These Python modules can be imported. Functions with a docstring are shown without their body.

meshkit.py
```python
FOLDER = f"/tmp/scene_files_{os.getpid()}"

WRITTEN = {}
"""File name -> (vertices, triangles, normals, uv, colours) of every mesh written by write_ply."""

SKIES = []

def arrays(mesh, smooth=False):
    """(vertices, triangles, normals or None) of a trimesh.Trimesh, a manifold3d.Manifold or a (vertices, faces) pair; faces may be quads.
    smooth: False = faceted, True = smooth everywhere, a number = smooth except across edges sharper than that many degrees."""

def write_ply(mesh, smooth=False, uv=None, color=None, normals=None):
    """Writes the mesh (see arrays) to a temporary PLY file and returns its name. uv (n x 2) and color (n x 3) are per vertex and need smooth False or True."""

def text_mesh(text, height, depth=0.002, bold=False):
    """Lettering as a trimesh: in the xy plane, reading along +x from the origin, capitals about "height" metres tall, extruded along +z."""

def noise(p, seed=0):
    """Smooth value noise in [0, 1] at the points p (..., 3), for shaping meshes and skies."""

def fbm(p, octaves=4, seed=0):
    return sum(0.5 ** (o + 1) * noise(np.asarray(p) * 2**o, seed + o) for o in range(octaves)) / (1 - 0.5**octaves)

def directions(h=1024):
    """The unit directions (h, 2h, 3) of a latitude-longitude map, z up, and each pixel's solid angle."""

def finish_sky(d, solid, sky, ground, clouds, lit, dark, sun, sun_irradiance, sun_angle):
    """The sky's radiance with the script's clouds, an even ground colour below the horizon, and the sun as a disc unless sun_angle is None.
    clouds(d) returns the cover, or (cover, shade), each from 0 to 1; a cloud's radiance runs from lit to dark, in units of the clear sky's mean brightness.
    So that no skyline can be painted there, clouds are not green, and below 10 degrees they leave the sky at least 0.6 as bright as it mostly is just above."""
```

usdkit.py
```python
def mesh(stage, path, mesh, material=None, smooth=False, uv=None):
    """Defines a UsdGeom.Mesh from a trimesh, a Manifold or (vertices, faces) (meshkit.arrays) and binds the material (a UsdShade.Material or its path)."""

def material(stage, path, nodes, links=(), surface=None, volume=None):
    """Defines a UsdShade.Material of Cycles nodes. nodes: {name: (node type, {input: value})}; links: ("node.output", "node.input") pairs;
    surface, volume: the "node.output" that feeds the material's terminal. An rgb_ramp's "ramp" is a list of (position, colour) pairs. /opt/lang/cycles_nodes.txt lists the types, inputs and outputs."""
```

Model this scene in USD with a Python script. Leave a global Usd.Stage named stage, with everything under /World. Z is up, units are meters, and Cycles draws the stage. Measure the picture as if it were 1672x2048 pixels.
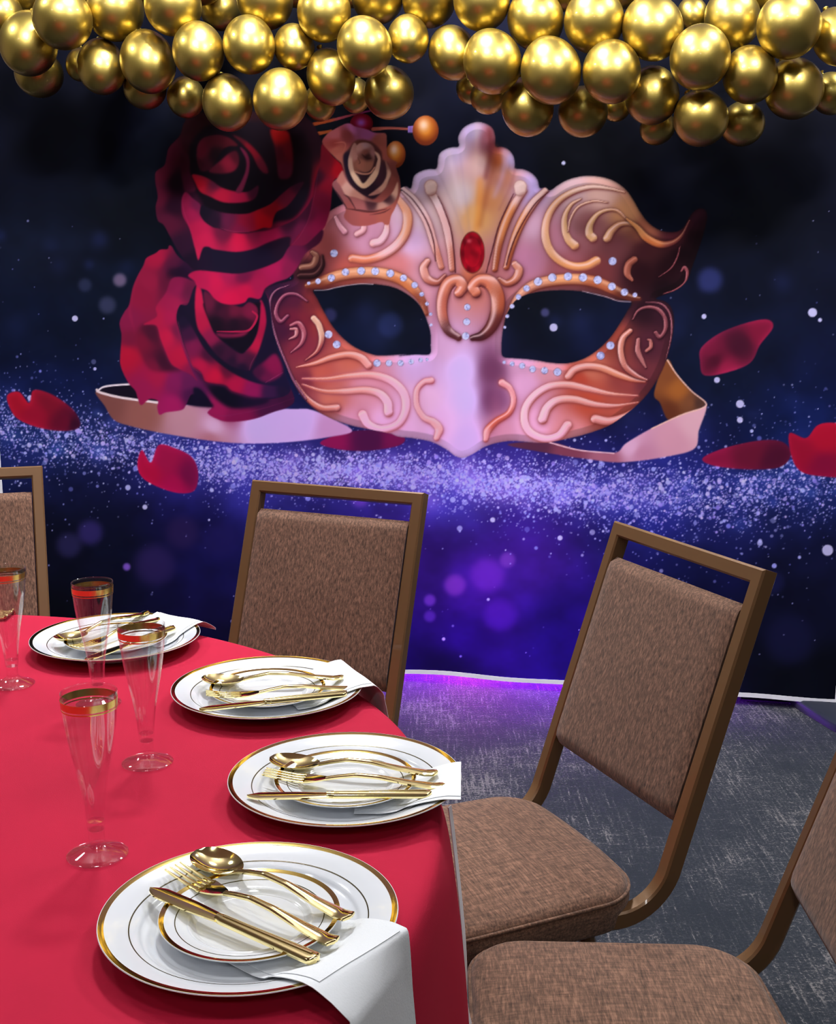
import math, random
import numpy as np, trimesh, usdkit
from meshkit import fbm, noise
from pxr import Usd, UsdGeom, UsdLux, UsdShade, Gf, Sdf, Vt
from scipy import ndimage
from scipy.spatial import cKDTree

stage = Usd.Stage.CreateInMemory()
UsdGeom.SetStageUpAxis(stage, 'Z'); UsdGeom.SetStageMetersPerUnit(stage, 1.0)
UsdGeom.Xform.Define(stage, '/World'); UsdGeom.Scope.Define(stage, '/World/Looks')
PI = math.pi

# ------------------------------------------------------------------ camera
W, H, FPX = 1672.0, 2048.0, 2400.0
PITCH, ROLL, CAMZ = math.radians(10.75), math.radians(-0.15), 1.317
cF = np.array([0, math.cos(PITCH), -math.sin(PITCH)]); cR0 = np.array([1.0, 0, 0]); cU0 = np.cross(cR0, cF)
cR = math.cos(ROLL) * cR0 + math.sin(ROLL) * cU0; cU = -math.sin(ROLL) * cR0 + math.cos(ROLL) * cU0
cam = UsdGeom.Camera.Define(stage, '/World/camera')
M = Gf.Matrix4d(*cR, 0, *cU, 0, *(-cF), 0, 0, 0, CAMZ, 1)
cam.AddTransformOp().Set(M)
cam.CreateHorizontalApertureAttr(24.0); cam.CreateVerticalApertureAttr(24.0 * H / W)
cam.CreateFocalLengthAttr(24.0 * FPX / W); cam.CreateClippingRangeAttr((0.05, 100.0))
cam.CreateFStopAttr(0.0); cam.CreateFocusDistanceAttr(2.0)
cam.GetPrim().CreateAttribute('exposure', Sdf.ValueTypeNames.Float).Set(-0.88)

# ------------------------------------------------------------------ lights (ballroom downlights, LED wash, added backdrop fill)
CEIL = 3.35
def srgb(r, g, b):
    c = np.array([r, g, b], float) / 255.0
    return tuple(np.where(c <= 0.04045, c / 12.92, ((c + 0.055) / 1.055) ** 2.4))
def disk(name, x, y, power, radius=0.22, color=(0.965, 0.985, 1.0), z=CEIL - 0.03):
    l = UsdLux.DiskLight.Define(stage, '/World/' + name)
    l.CreateRadiusAttr(radius); l.CreateIntensityAttr(power / (PI * radius ** 2)); l.CreateColorAttr(Gf.Vec3f(*color))
    l.AddTranslateOp().Set((x, y, z))
DOWN = [(-0.30, 3.10, 50), (1.6, 3.10, 26), (-2.3, 3.10, 16),
        (-0.30, 0.5, 8), (1.6, 0.5, 8), (-2.3, 0.5, 6),
        (-0.30, -2.2, 12), (1.6, -2.2, 11)]
for i, (x, y, p) in enumerate(DOWN):
    disk('downlight_lamp_%03d' % i, x, y, p)
for i, x in enumerate((-0.8, 1.0)):                     # unseen fill lights, added to brighten the backdrop
    l = UsdLux.RectLight.Define(stage, '/World/wall_washer_lamp_%03d' % i)
    l.CreateWidthAttr(0.5); l.CreateHeightAttr(0.16); l.CreateIntensityAttr(36.0 / 0.08); l.CreateColorAttr(Gf.Vec3f(0.93, 0.89, 1.0))
    n_ = np.array([-0.05 * x, 1.0, -0.14]); n_ /= np.linalg.norm(n_); r_ = np.cross(n_, [0, 0, 1.0]); r_ /= np.linalg.norm(r_); u_ = np.cross(r_, n_)
    l.AddTransformOp().Set(Gf.Matrix4d(*r_, 0, *u_, 0, *(-n_), 0, x, 1.75, CEIL - 0.12, 1))
dome = UsdLux.DomeLight.Define(stage, '/World/ambient'); dome.CreateIntensityAttr(0.0)

# ------------------------------------------------------------------ helpers
used = {}
def numbered(name, parent='/World'):
    k = (parent, name); n = used.get(k, 0); used[k] = n + 1
    return name if n == 0 else '%s_%03d' % (name, n)
def tag(prim, label=None, cat=None, group=None, kind=None):
    for k, v in (('label', label), ('category', cat), ('group', group), ('kind', kind)):
        if v: prim.SetCustomDataByKey(k, v)
    return prim
def obj(name, mesh, mat, parent=None, smooth=35, label=None):
    pp = str(parent.GetPath()) if parent is not None else '/World'
    m = usdkit.mesh(stage, pp + '/' + numbered(name, pp), mesh, mat, smooth=smooth)
    if label: m.GetPrim().SetCustomDataByKey('label', label)
    return m.GetPrim()
def thing(name, label, cat, loc=(0, 0, 0), rotz=0.0, group=None, scale=None, rot=None):
    x = UsdGeom.Xform.Define(stage, '/World/' + numbered(name))
    x.AddTranslateOp().Set(Gf.Vec3d(*map(float, loc)))
    if rot is not None: x.AddRotateXYZOp().Set(Gf.Vec3f(*map(float, rot)))
    elif rotz: x.AddRotateZOp().Set(math.degrees(rotz))
    if scale is not None: x.AddScaleOp().Set(Gf.Vec3f(*map(float, scale)))
    return tag(x.GetPrim(), label, cat, group)
def dup(src, label, loc, rotz=0.0, group=None, scale=None, rot=None):
    base = src.GetName().rstrip('0123456789').rstrip('_')
    r = thing(base, label, src.GetCustomDataByKey('category'), loc, rotz, group, scale, rot)
    r.GetReferences().AddInternalReference(src.GetPath()); r.SetInstanceable(True)
    return r
def struct(name, mesh, mat, smooth=False):
    return tag(obj(name, mesh, mat, smooth=smooth), kind='structure')
def box(x0, x1, y0, y1, z0, z1):
    m = trimesh.creation.box([x1 - x0, y1 - y0, z1 - z0]); m.apply_translation([(x0 + x1) / 2, (y0 + y1) / 2, (z0 + z1) / 2]); return m
def cat(*ms): return trimesh.util.concatenate(list(ms))
def grid_faces(n, m, close_v=False):
    i, j = np.meshgrid(np.arange(n - 1), np.arange(m if close_v else m - 1), indexing='ij')
    j2 = (j + 1) % m
    return np.stack([i * m + j, i * m + j2, (i + 1) * m + j2, (i + 1) * m + j], -1).reshape(-1, 4)
def tri(v, q):
    q = np.asarray(q)
    f = np.vstack([q[:, [0, 1, 2]], q[:, [0, 2, 3]]]) if q.shape[1] == 4 else q
    return trimesh.Trimesh(np.asarray(v, float), f, process=False)
def lathe(profile, n=72, closed=False):
    p = np.asarray(profile, float); a = np.arange(n) * 2 * PI / n
    v = np.stack([p[:, None, 0] * np.cos(a), p[:, None, 0] * np.sin(a), np.broadcast_to(p[:, None, 1], (len(p), n))], -1).reshape(-1, 3)
    f = grid_faces(len(p), n, True)
    if closed:
        k = (len(p) - 1) * n; j = np.arange(n); j2 = (j + 1) % n
        f = np.vstack([f, np.stack([k + j, k + j2, j2, j], -1)])
    m = tri(v, f); m.merge_vertices(); m.update_faces(m.nondegenerate_faces()); m.fix_normals(); return m
def tube(pts, r, sides=8):
    p = np.asarray(pts, float); r = np.broadcast_to(r, (len(p),))
    t = np.gradient(p, axis=0); t /= np.linalg.norm(t, axis=1, keepdims=True)
    a = np.cross(t, [0.31, 0.17, 0.93]); a /= np.linalg.norm(a, axis=1, keepdims=True); b = np.cross(t, a)
    g = np.arange(sides) * 2 * PI / sides
    v = p[:, None] + r[:, None, None] * (np.cos(g)[None, :, None] * a[:, None] + np.sin(g)[None, :, None] * b[:, None])
    v = np.vstack([v.reshape(-1, 3), p[:1], p[-1:]]); n = len(p)
    f = list(grid_faces(n, sides, True)); f = tri(v, np.array(f)).faces
    j = np.arange(sides); j2 = (j + 1) % sides
    caps = np.vstack([np.stack([np.full(sides, n * sides), j2, j], -1), np.stack([np.full(sides, n * sides + 1), (n - 1) * sides + j, (n - 1) * sides + j2], -1)])
    m = trimesh.Trimesh(v, np.vstack([f, caps]), process=False); m.fix_normals(); return m
def spline(pts, n=200, closed=False):
    p = np.asarray(pts, float); k = len(p)
    if closed: q = np.vstack([p[-1], p, p[0], p[1]])
    else: q = np.vstack([2 * p[0] - p[1], p, 2 * p[-1] - p[-2]])
    segs = k if closed else k - 1
    t = np.linspace(0, segs, n, endpoint=not closed); i = np.minimum(t.astype(int), segs - 1); u = (t - i)[:, None]
    a, b, c, d = q[i], q[i + 1], q[i + 2], q[i + 3]
    return 0.5 * (2 * b + (c - a) * u + (2 * a - 5 * b + 4 * c - d) * u * u + (3 * b - a - 3 * c + d) * u ** 3)
def slab(cols, th):
    """A sheet (n x m x 3 grid of points) given thickness th along its normals: closed mesh."""
    g = np.asarray(cols, float); n, m = g.shape[:2]
    du = np.gradient(g, axis=0); dv = np.gradient(g, axis=1); nn = np.cross(du, dv)
    nn /= np.linalg.norm(nn, axis=-1, keepdims=True) + 1e-12
    lo = g - nn * np.asarray(th)[..., None] if np.ndim(th) else g - nn * th
    v = np.vstack([g.reshape(-1, 3), lo.reshape(-1, 3)]); N = n * m
    top = grid_faces(n, m); bot = top[:, ::-1] + N
    def rim(idx): idx = np.asarray(idx); return np.stack([idx[:-1], idx[:-1] + N, idx[1:] + N, idx[1:]], -1)
    e1 = rim(np.arange(m)[::-1]); e2 = rim((n - 1) * m + np.arange(m)); e3 = rim(np.arange(n) * m); e4 = rim((np.arange(n) * m + m - 1)[::-1])
    mm = tri(v, np.vstack([top, bot, e1, e2, e3, e4])); mm.fix_normals(); return mm

# ------------------------------------------------------------------ materials
def mat(name, nodes, links=(), surface='p.BSDF'):
    return usdkit.material(stage, '/World/Looks/' + name, nodes, links, surface=surface)
def plain(name, color, rough=0.5, **kw):
    return mat(name, {'p': ('principled_bsdf', dict(base_color=color, roughness=rough, **kw))})

def cloth_mat(name, c, scale=900, bump=0.15, var=0.06, rough=0.8, sheen=0.1):
    c = np.array(c)
    return mat(name, {'t': ('texture_coordinate', {}), 'n': ('noise_texture', {'scale': 6.0, 'detail': 3}), 'w': ('noise_texture', {'scale': float(scale), 'detail': 1}),
                      'r': ('rgb_ramp', {'ramp': [(0.3, c * (1 - var)), (0.7, c * (1 + var))]}),
                      'b': ('bump', {'strength': bump, 'distance': 0.0006}),
                      'p': ('principled_bsdf', {'roughness': rough, 'sheen_weight': sheen, 'specular_ior_level': 0.25})},
               [('t.object', 'n.vector'), ('t.object', 'w.vector'), ('n.fac', 'r.fac'), ('r.color', 'p.base_color'), ('w.fac', 'b.height'), ('b.normal', 'p.normal')])

M_red = cloth_mat('red_tablecloth_fabric', srgb(172, 16, 52), var=0.05, sheen=0.0, rough=0.9)
M_white_hem = cloth_mat('white_hem_fabric', srgb(240, 240, 246))
M_napkin = cloth_mat('white_paper', srgb(222, 225, 228), scale=500, bump=0.2, var=0.01, rough=0.9, sheen=0)
M_plate = plain('white_plastic', srgb(218, 221, 226), 0.16, coat_weight=0.3)
M_gold = plain('gold_plating', (0.86, 0.62, 0.18), 0.10, metallic=1.0)
M_band = plain('gold_foil_band', (0.86, 0.62, 0.18), 0.24, metallic=1.0)
M_cutlery = plain('gold_cutlery_plating', (1.0, 0.86, 0.42), 0.09, metallic=1.0)
M_ring = plain('dark_gold_line', (0.10, 0.085, 0.05), 0.25, metallic=0.6)
M_clear = mat('clear_plastic', {'f': ('layer_weight', {'blend': 0.42}), 'r': ('rgb_ramp', {'ramp': [(0.0, (0.05,) * 3), (0.5, (0.14,) * 3), (0.85, (0.45,) * 3), (1.0, (0.9,) * 3)]}),
                                't': ('transparent_bsdf', {'color': (0.985, 0.985, 0.985)}), 'g': ('glossy_bsdf', {'color': (1, 1, 1), 'roughness': 0.03}), 'm': ('mix_closure', {})},
               [('f.facing', 'r.fac'), ('r.color', 'm.fac'), ('t.BSDF', 'm.closure1'), ('g.BSDF', 'm.closure2')], surface='m.closure')
M_balloon = mat('gold_chrome_latex', {'o': ('object_info', {}), 'r': ('rgb_ramp', {'ramp': [(0, (0.46, 0.345, 0.08)), (1, (0.53, 0.40, 0.095))]}),
                                      'p': ('principled_bsdf', {'metallic': 1.0, 'roughness': 0.37, 'coat_weight': 0.4, 'coat_roughness': 0.07})}, [('o.random', 'r.fac'), ('r.color', 'p.base_color')])

def heather(name, stretch, base):
    b = np.array(base)
    return mat(name, {'t': ('texture_coordinate', {}), 'm': ('mapping', {'scale': stretch}), 'n': ('noise_texture', {'scale': 1.0, 'detail': 4, 'roughness': 0.7}),
                      'm2': ('mapping', {'scale': (stretch[1] * 0.8, stretch[0] * 0.8, stretch[2])}), 'n2': ('noise_texture', {'scale': 1.0, 'detail': 2}),
                      'x': ('mix', {'fac': 0.3}), 'r': ('rgb_ramp', {'ramp': [(0.36, b * 0.25), (0.49, b * 0.9), (0.64, b * 2.05)]}),
                      'b': ('bump', {'strength': 0.35, 'distance': 0.0015}), 'p': ('principled_bsdf', {'roughness': 0.88, 'specular_ior_level': 0.2, 'sheen_weight': 0.15})},
               [('t.object', 'm.vector'), ('m.vector', 'n.vector'), ('t.object', 'm2.vector'), ('m2.vector', 'n2.vector'), ('n.color', 'x.color1'), ('n2.color', 'x.color2'),
                ('x.color', 'r.fac'), ('r.color', 'p.base_color'), ('x.color', 'b.height'), ('b.normal', 'p.normal')])
BRN = srgb(104, 77, 61)
M_back = heather('brown_back_upholstery', (300.0, 300.0, 42.0), BRN)
M_seat = heather('brown_seat_upholstery', (42.0, 300.0, 300.0), BRN)
M_frame = mat('bronze_enamel', {'t': ('texture_coordinate', {}), 'n': ('noise_texture', {'scale': 260.0, 'detail': 2}), 'b': ('bump', {'strength': 0.06, 'distance': 0.001}),
                                'p': ('principled_bsdf', {'base_color': srgb(112, 82, 52), 'roughness': 0.32, 'metallic': 0.25, 'coat_weight': 0.25})},
               [('t.object', 'n.vector'), ('n.fac', 'b.height'), ('b.normal', 'p.normal')])

M_carpet = mat('charcoal_streaked_carpet', {
    't': ('texture_coordinate', {}),
    'm1': ('mapping', {'scale': (120.0, 9.0, 1.0)}), 'n1': ('noise_texture', {'scale': 1.0, 'detail': 3, 'roughness': 0.7}),
    'm2': ('mapping', {'scale': (16.0, 60.0, 1.0)}), 'n2': ('noise_texture', {'scale': 1.0, 'detail': 3, 'roughness': 0.7}),
    'n3': ('noise_texture', {'scale': 2.6, 'detail': 3}), 'n4': ('noise_texture', {'scale': 150.0, 'detail': 2, 'roughness': 0.8}),
    'x': ('mix', {'mix_type': 'lighten', 'fac': 0.75}), 'y': ('mix', {'mix_type': 'overlay', 'fac': 0.8}), 'z': ('mix', {'mix_type': 'overlay', 'fac': 0.9}),
    'r': ('rgb_ramp', {'ramp': [(0.42, srgb(40, 44, 50)), (0.60, srgb(52, 55, 60)), (0.76, srgb(112, 109, 108))]}),
    'b': ('bump', {'strength': 0.6, 'distance': 0.004}), 'p': ('principled_bsdf', {'roughness': 0.95, 'specular_ior_level': 0.1})},
    [('t.object', 'm1.vector'), ('m1.vector', 'n1.vector'), ('t.object', 'm2.vector'), ('m2.vector', 'n2.vector'), ('t.object', 'n3.vector'), ('t.object', 'n4.vector'),
     ('n1.fac', 'x.color1'), ('n2.fac', 'x.color2'), ('x.color', 'y.color1'), ('n3.fac', 'y.color2'), ('y.color', 'z.color1'), ('n4.fac', 'z.color2'),
     ('z.color', 'r.fac'), ('r.color', 'p.base_color'), ('n4.fac', 'b.height'), ('b.normal', 'p.normal')])
M_wall = plain('brown_wall_covering', srgb(98, 84, 74), 0.8)
M_wall2 = plain('taupe_wall_covering', srgb(168, 154, 140), 0.8)
M_ceiling = plain('white_ceiling', srgb(225, 222, 216), 0.9)
M_drape = cloth_mat('navy_drape', srgb(22, 28, 44), var=0.1)
M_dark = plain('black_metal', (0.02, 0.02, 0.022), 0.4, metallic=0.6)
M_wood = plain('plywood', srgb(150, 110, 70), 0.6)

# ------------------------------------------------------------------ the room
RX0, RX1, RY0, RY1 = -4.5, 4.5, -4.5, 5.6
struct('floor', box(RX0, RX1, RY0, RY1, -0.05, 0.0), M_carpet)
struct('ceiling', box(RX0, RX1, RY0, RY1, CEIL, CEIL + 0.05), M_ceiling)
struct('wall_back', box(RX0, RX1, RY1, RY1 + 0.1, -0.05, CEIL + 0.05), M_wall)
struct('wall_front', box(RX0, RX1, RY0 - 0.1, RY0, -0.05, CEIL + 0.05), M_wall2)
struct('wall_left', box(RX0 - 0.1, RX0, RY0, RY1, -0.05, CEIL + 0.05), M_wall2)
struct('wall_right', box(RX1, RX1 + 0.1, RY0, RY1, -0.05, CEIL + 0.05), M_wall2)
struct('baseboard_back', box(RX0, RX1, RY1 - 0.015, RY1, 0, 0.12), M_ceiling)

# ------------------------------------------------------------------ backdrop plane: fabric metres (s along the cloth from its left edge, z up)
BP0 = np.array([-0.0486, 3.866, 0.0]); BU = np.array([1.3466, -0.301, 0.0]); BU /= np.linalg.norm(BU); BN = np.array([BU[1], -BU[0], 0.0])
def trace(px, py):
    """Photo trace coordinates -> (s, z) on the backdrop plane, s from BP0."""
    px, py = np.asarray(px, float), np.asarray(py, float)
    d = cF + cR * ((px - W / 2) / FPX)[..., None] - cU * ((py - H / 2) / FPX)[..., None]
    t = ((BP0 - np.array([0, 0, CAMZ])) @ BN) / (d @ BN)
    P = np.array([0, 0, CAMZ]) + d * t[..., None]
    return (P - BP0) @ BU, P[..., 2]
def untrace(s, z):
    P = BP0 + np.asarray(s)[..., None] * BU + np.asarray(z)[..., None] * np.array([0, 0, 1.0]) - np.array([0, 0, CAMZ])
    k = P @ cF
    return W / 2 + FPX * (P @ cR) / k, H / 2 - FPX * (P @ cU) / k
SL = float(trace(2.0, 930.0)[0]); SR = float(trace(1670.5, 1390.0)[0]); ZB, ZT = 0.040, 2.20
#<PAINT  (the printed picture on the cloth: colours per point of a fine grid over the fabric)
PX0, PY0, PX1, PY1, PST = -40, 180, 1720, 1430, 1.25
gx = np.arange(PX0, PX1, PST); gy = np.arange(PY0, PY1, PST)
GX, GY = np.meshgrid(gx, gy)
art = np.zeros(GX.shape + (3,))
prng = np.random.default_rng(11)
FR = {'A': (160, 200, 2.3886), 'B': (780, 220, 2.3886), 'R': (300, 230, 4.18), 'S': (230, 480, 4.18), 'T': (620, 215, 6.193), 'P': (0, 0, 1.0)}
def tp(fr, pts):
    ox, oy, k = FR[fr]; p = np.asarray(pts, float)[:, :2]; return p / k + [ox, oy]
def raster(poly, b):
    """Antialiased coverage of a polygon in the window b = (i0, i1, j0, j1) of the grid, 3x3 samples."""
    i0, i1, j0, j1 = b; K = 3; ny, nx = (i1 - i0) * K, (j1 - j0) * K
    x = (poly[:, 0] - PX0) / PST; y = (poly[:, 1] - PY0) / PST
    x = (x - j0 + 0.5) * K - 0.5; y = (y - i0 + 0.5) * K - 0.5
    x2, y2 = np.roll(x, -1), np.roll(y, -1); lo, hi = np.minimum(y, y2), np.maximum(y, y2)
    r0 = np.clip(np.ceil(lo), 0, ny).astype(int); r1 = np.clip(np.ceil(hi), 0, ny).astype(int); n = r1 - r0
    e = np.repeat(np.arange(len(x)), n); row = np.arange(len(e)) - np.repeat(np.cumsum(n) - n, n) + r0[e]
    xc = x[e] + (row - y[e]) / (y2[e] - y[e]) * (x2[e] - x[e])
    g = np.zeros((ny, nx + 1), np.int32); np.add.at(g, (row, np.clip(np.ceil(xc), 0, nx).astype(int)), 1)
    return (np.cumsum(g, 1)[:, :nx] & 1).reshape(i1 - i0, K, j1 - j0, K).mean((1, 3))
def window(p, pad):
    j0 = int(np.clip((p[:, 0].min() - pad - PX0) / PST, 0, len(gx))); j1 = int(np.clip((p[:, 0].max() + pad - PX0) / PST + 1, 0, len(gx)))
    i0 = int(np.clip((p[:, 1].min() - pad - PY0) / PST, 0, len(gy))); i1 = int(np.clip((p[:, 1].max() + pad - PY0) / PST + 1, 0, len(gy)))
    return (i0, i1, j0, j1)
def field(fr, cols, X, Y, power=3.4, eps=None):
    eps = eps or {'R': 110.0, 'S': 110.0, 'P': 60.0, 'T': 25.0}.get(fr, 80.0); power = 4.2 if fr in 'RST' else power
    if np.ndim(cols[0]) == 0: return np.broadcast_to(np.array(cols, float), X.shape + (3,))
    p = tp(fr, cols); num = np.zeros(X.shape + (3,)); den = np.zeros(X.shape)
    for (x, y), c in zip(p, cols):
        w = 1.0 / ((X - x) ** 2 + (Y - y) ** 2 + eps) ** (power / 2); num += w[..., None] * np.array(c[2:5], float); den += w
    return num / den[..., None]
def put(b, cov, col):
    i0, i1, j0, j1 = b; art[i0:i1, j0:j1] += cov[..., None] * (col - art[i0:i1, j0:j1])
def fill(fr, pts, cols, blur=0.6, curve=True, alpha=1.0, clip=None, power=3.4, rim=0.0, rimw=6.0):
    p = tp(fr, pts)
    if curve: p = spline(p, 12 * len(p), True)
    b = window(p, 4 * blur + 2)
    if b[1] <= b[0] or b[3] <= b[2]: return
    cov = raster(p, b)
    if blur: cov = ndimage.gaussian_filter(cov, blur / PST)
    i0, i1, j0, j1 = b; c = field(fr, cols, GX[i0:i1, j0:j1], GY[i0:i1, j0:j1], power)
    if rim:
        d = ndimage.distance_transform_edt(cov > 0.5) * PST; c = c * (1 + rim * np.exp(-d / rimw))[..., None]
    cov = cov * alpha
    if clip is not None: cov = cov * clip[i0:i1, j0:j1]
    put(b, cov, c)
def region(fr, pts, curve=True):
    p = tp(fr, pts); p = spline(p, 12 * len(p), True) if curve else p
    b = window(p, 3); out = np.zeros(GX.shape); out[b[0]:b[1], b[2]:b[3]] = raster(p, b); return out
def stroke(fr, pts, w, cols, dark=(70, 25, 25), light=(246, 218, 208), groove=1.0, clip=None, lit=(-0.45, -0.89), gloss=0.62, flat=False, alpha=1.0):
    """A raised, rounded scroll: pts with half widths w (in the frame's units), lit from above."""
    ox, oy, k = FR[fr]; p = tp(fr, pts); w = np.asarray(w, float) / k
    w = np.interp(np.linspace(0, 1, len(p)), np.linspace(0, 1, len(w)), w) if np.ndim(w) else np.full(len(p), w)
    q = spline(np.column_stack([p, w]), max(60, 40 * len(p))); q[:, 2] = np.maximum(q[:, 2], 0.4)
    t = np.gradient(q[:, :2], axis=0); t /= np.linalg.norm(t, axis=1, keepdims=True) + 1e-9
    b = window(q, q[:, 2].max() * 1.8 + 3); i0, i1, j0, j1 = b
    if i1 <= i0 or j1 <= j0: return
    X, Y = GX[i0:i1, j0:j1], GY[i0:i1, j0:j1]
    d, i = cKDTree(q[:, :2]).query(np.column_stack([X.ravel(), Y.ravel()])); d, i = d.reshape(X.shape), i.reshape(X.shape)
    dx, dy = X - q[i, 0], Y - q[i, 1]; ww = q[i, 2]; u = d / ww
    cl = 1.0 if clip is None else clip[i0:i1, j0:j1]
    base = field(fr, cols, X, Y)
    if flat:
        put(b, np.clip((ww - d) / PST + 0.5, 0, 1) * cl * alpha, base); return
    side = (dx * lit[0] + dy * lit[1]) / np.maximum(d, 1e-6)            # +1 towards the light
    cov = np.clip((ww - d) / PST + 0.5, 0, 1) * alpha
    # groove around it: darker on the side away from the light
    sh = np.exp(-np.maximum(d - ww, 0) / (0.24 * ww + 1.1)) * (0.45 + 0.55 * np.clip(-side, 0, 1)) * groove * alpha
    put(b, np.clip(sh, 0, 1) * cl, np.broadcast_to(np.array(dark, float), X.shape + (3,)))
    uu = np.clip(u, 0, 1); s = side * uu                                # slope towards the light
    h = np.exp(-((s - 0.30) / 0.26) ** 2); lo = np.clip(-s - 0.25, 0, 1) / 0.75
    c = base * (1 - 0.0 * s)[..., None]
    c = c + (np.array(light, float) - c) * (gloss * h)[..., None]; c = c + (np.array(dark, float) - c) * (0.9 * lo)[..., None]
    edge = np.clip((uu - 0.82) / 0.18, 0, 1) * 0.65; c = c + (np.array(dark, float) - c) * edge[..., None]
    put(b, cov * cl, c)
def line(fr, pts, w, col, clip=None, alpha=1.0): stroke(fr, pts, w, col, flat=True, clip=clip, alpha=alpha)
def ball(x, y, rx, ry, dark, mid, light, hx=-0.15, hy=-0.35):
    b = window(np.array([[x - rx, y - ry], [x + rx, y + ry]]), 2); i0, i1, j0, j1 = b; X, Y = (GX[i0:i1, j0:j1] - x) / rx, (GY[i0:i1, j0:j1] - y) / ry
    r = np.hypot(X, Y); h = np.exp(-((X - hx) ** 2 + (Y - hy) ** 2) / 0.16); e = np.clip((r - 0.25) / 0.75 + 0.35 * Y, 0, 1)
    c = np.array(mid, float) + (np.array(dark, float) - mid) * e[..., None]; c = c + (np.array(light, float) - c) * h[..., None]
    put(b, np.clip((1 - r) * min(rx, ry) / PST + 0.5, 0, 1), c)
def gem(x, y, r):
    b = window(np.array([[x - r, y - r], [x + r, y + r]]), 2); i0, i1, j0, j1 = b; X, Y = GX[i0:i1, j0:j1] - x, GY[i0:i1, j0:j1] - y
    rr = np.hypot(X, Y) / r; a = np.arctan2(Y, X); ph = prng.uniform(0, 6.28)
    wed = prng.uniform(0.15, 1.0, 16); k8 = ((a + ph) / (2 * PI) * 8).astype(int) % 8; f = np.where(rr > 0.5, wed[k8], wed[8 + k8])
    c = np.array((96, 104, 150.0)) + (np.array((224, 230, 252.0)) - (96, 104, 150)) * (0.15 + 0.85 * f)[..., None]
    put(b, np.clip((1.12 - rr) * r / PST + 0.5, 0, 1) * 0.55, np.broadcast_to(np.array((70, 45, 60.0)), X.shape + (3,)))
    put(b, np.clip((1 - rr) * r / PST + 0.5, 0, 1), c)
def soft(x, y, rx, ry, col, a, p=2.0):
    b = window(np.array([[x - 2.2 * rx, y - 2.2 * ry], [x + 2.2 * rx, y + 2.2 * ry]]), 1); i0, i1, j0, j1 = b
    if i1 <= i0 or j1 <= j0: return
    d = ((GX[i0:i1, j0:j1] - x) / rx) ** 2 + ((GY[i0:i1, j0:j1] - y) / ry) ** 2
    put(b, a * np.exp(-d ** (p / 2)), np.array(col, float) + np.zeros(d.shape + (3,)))
def dots(xs, ys, rs, cols, alphas):
    for x, y, r, c, a in zip(xs, ys, rs, cols, alphas):
        j0, j1 = int((x - r - PX0) / PST) - 1, int((x + r - PX0) / PST) + 3; i0, i1 = int((y - r - PY0) / PST) - 1, int((y + r - PY0) / PST) + 3
        if i0 < 0 or j0 < 0 or i1 > len(gy) or j1 > len(gx): continue
        d = np.hypot(GX[i0:i1, j0:j1] - x, GY[i0:i1, j0:j1] - y); k = (np.clip((r - d) / PST + 0.5, 0, 1) * a)[..., None]
        art[i0:i1, j0:j1] += k * (c - art[i0:i1, j0:j1])

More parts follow.
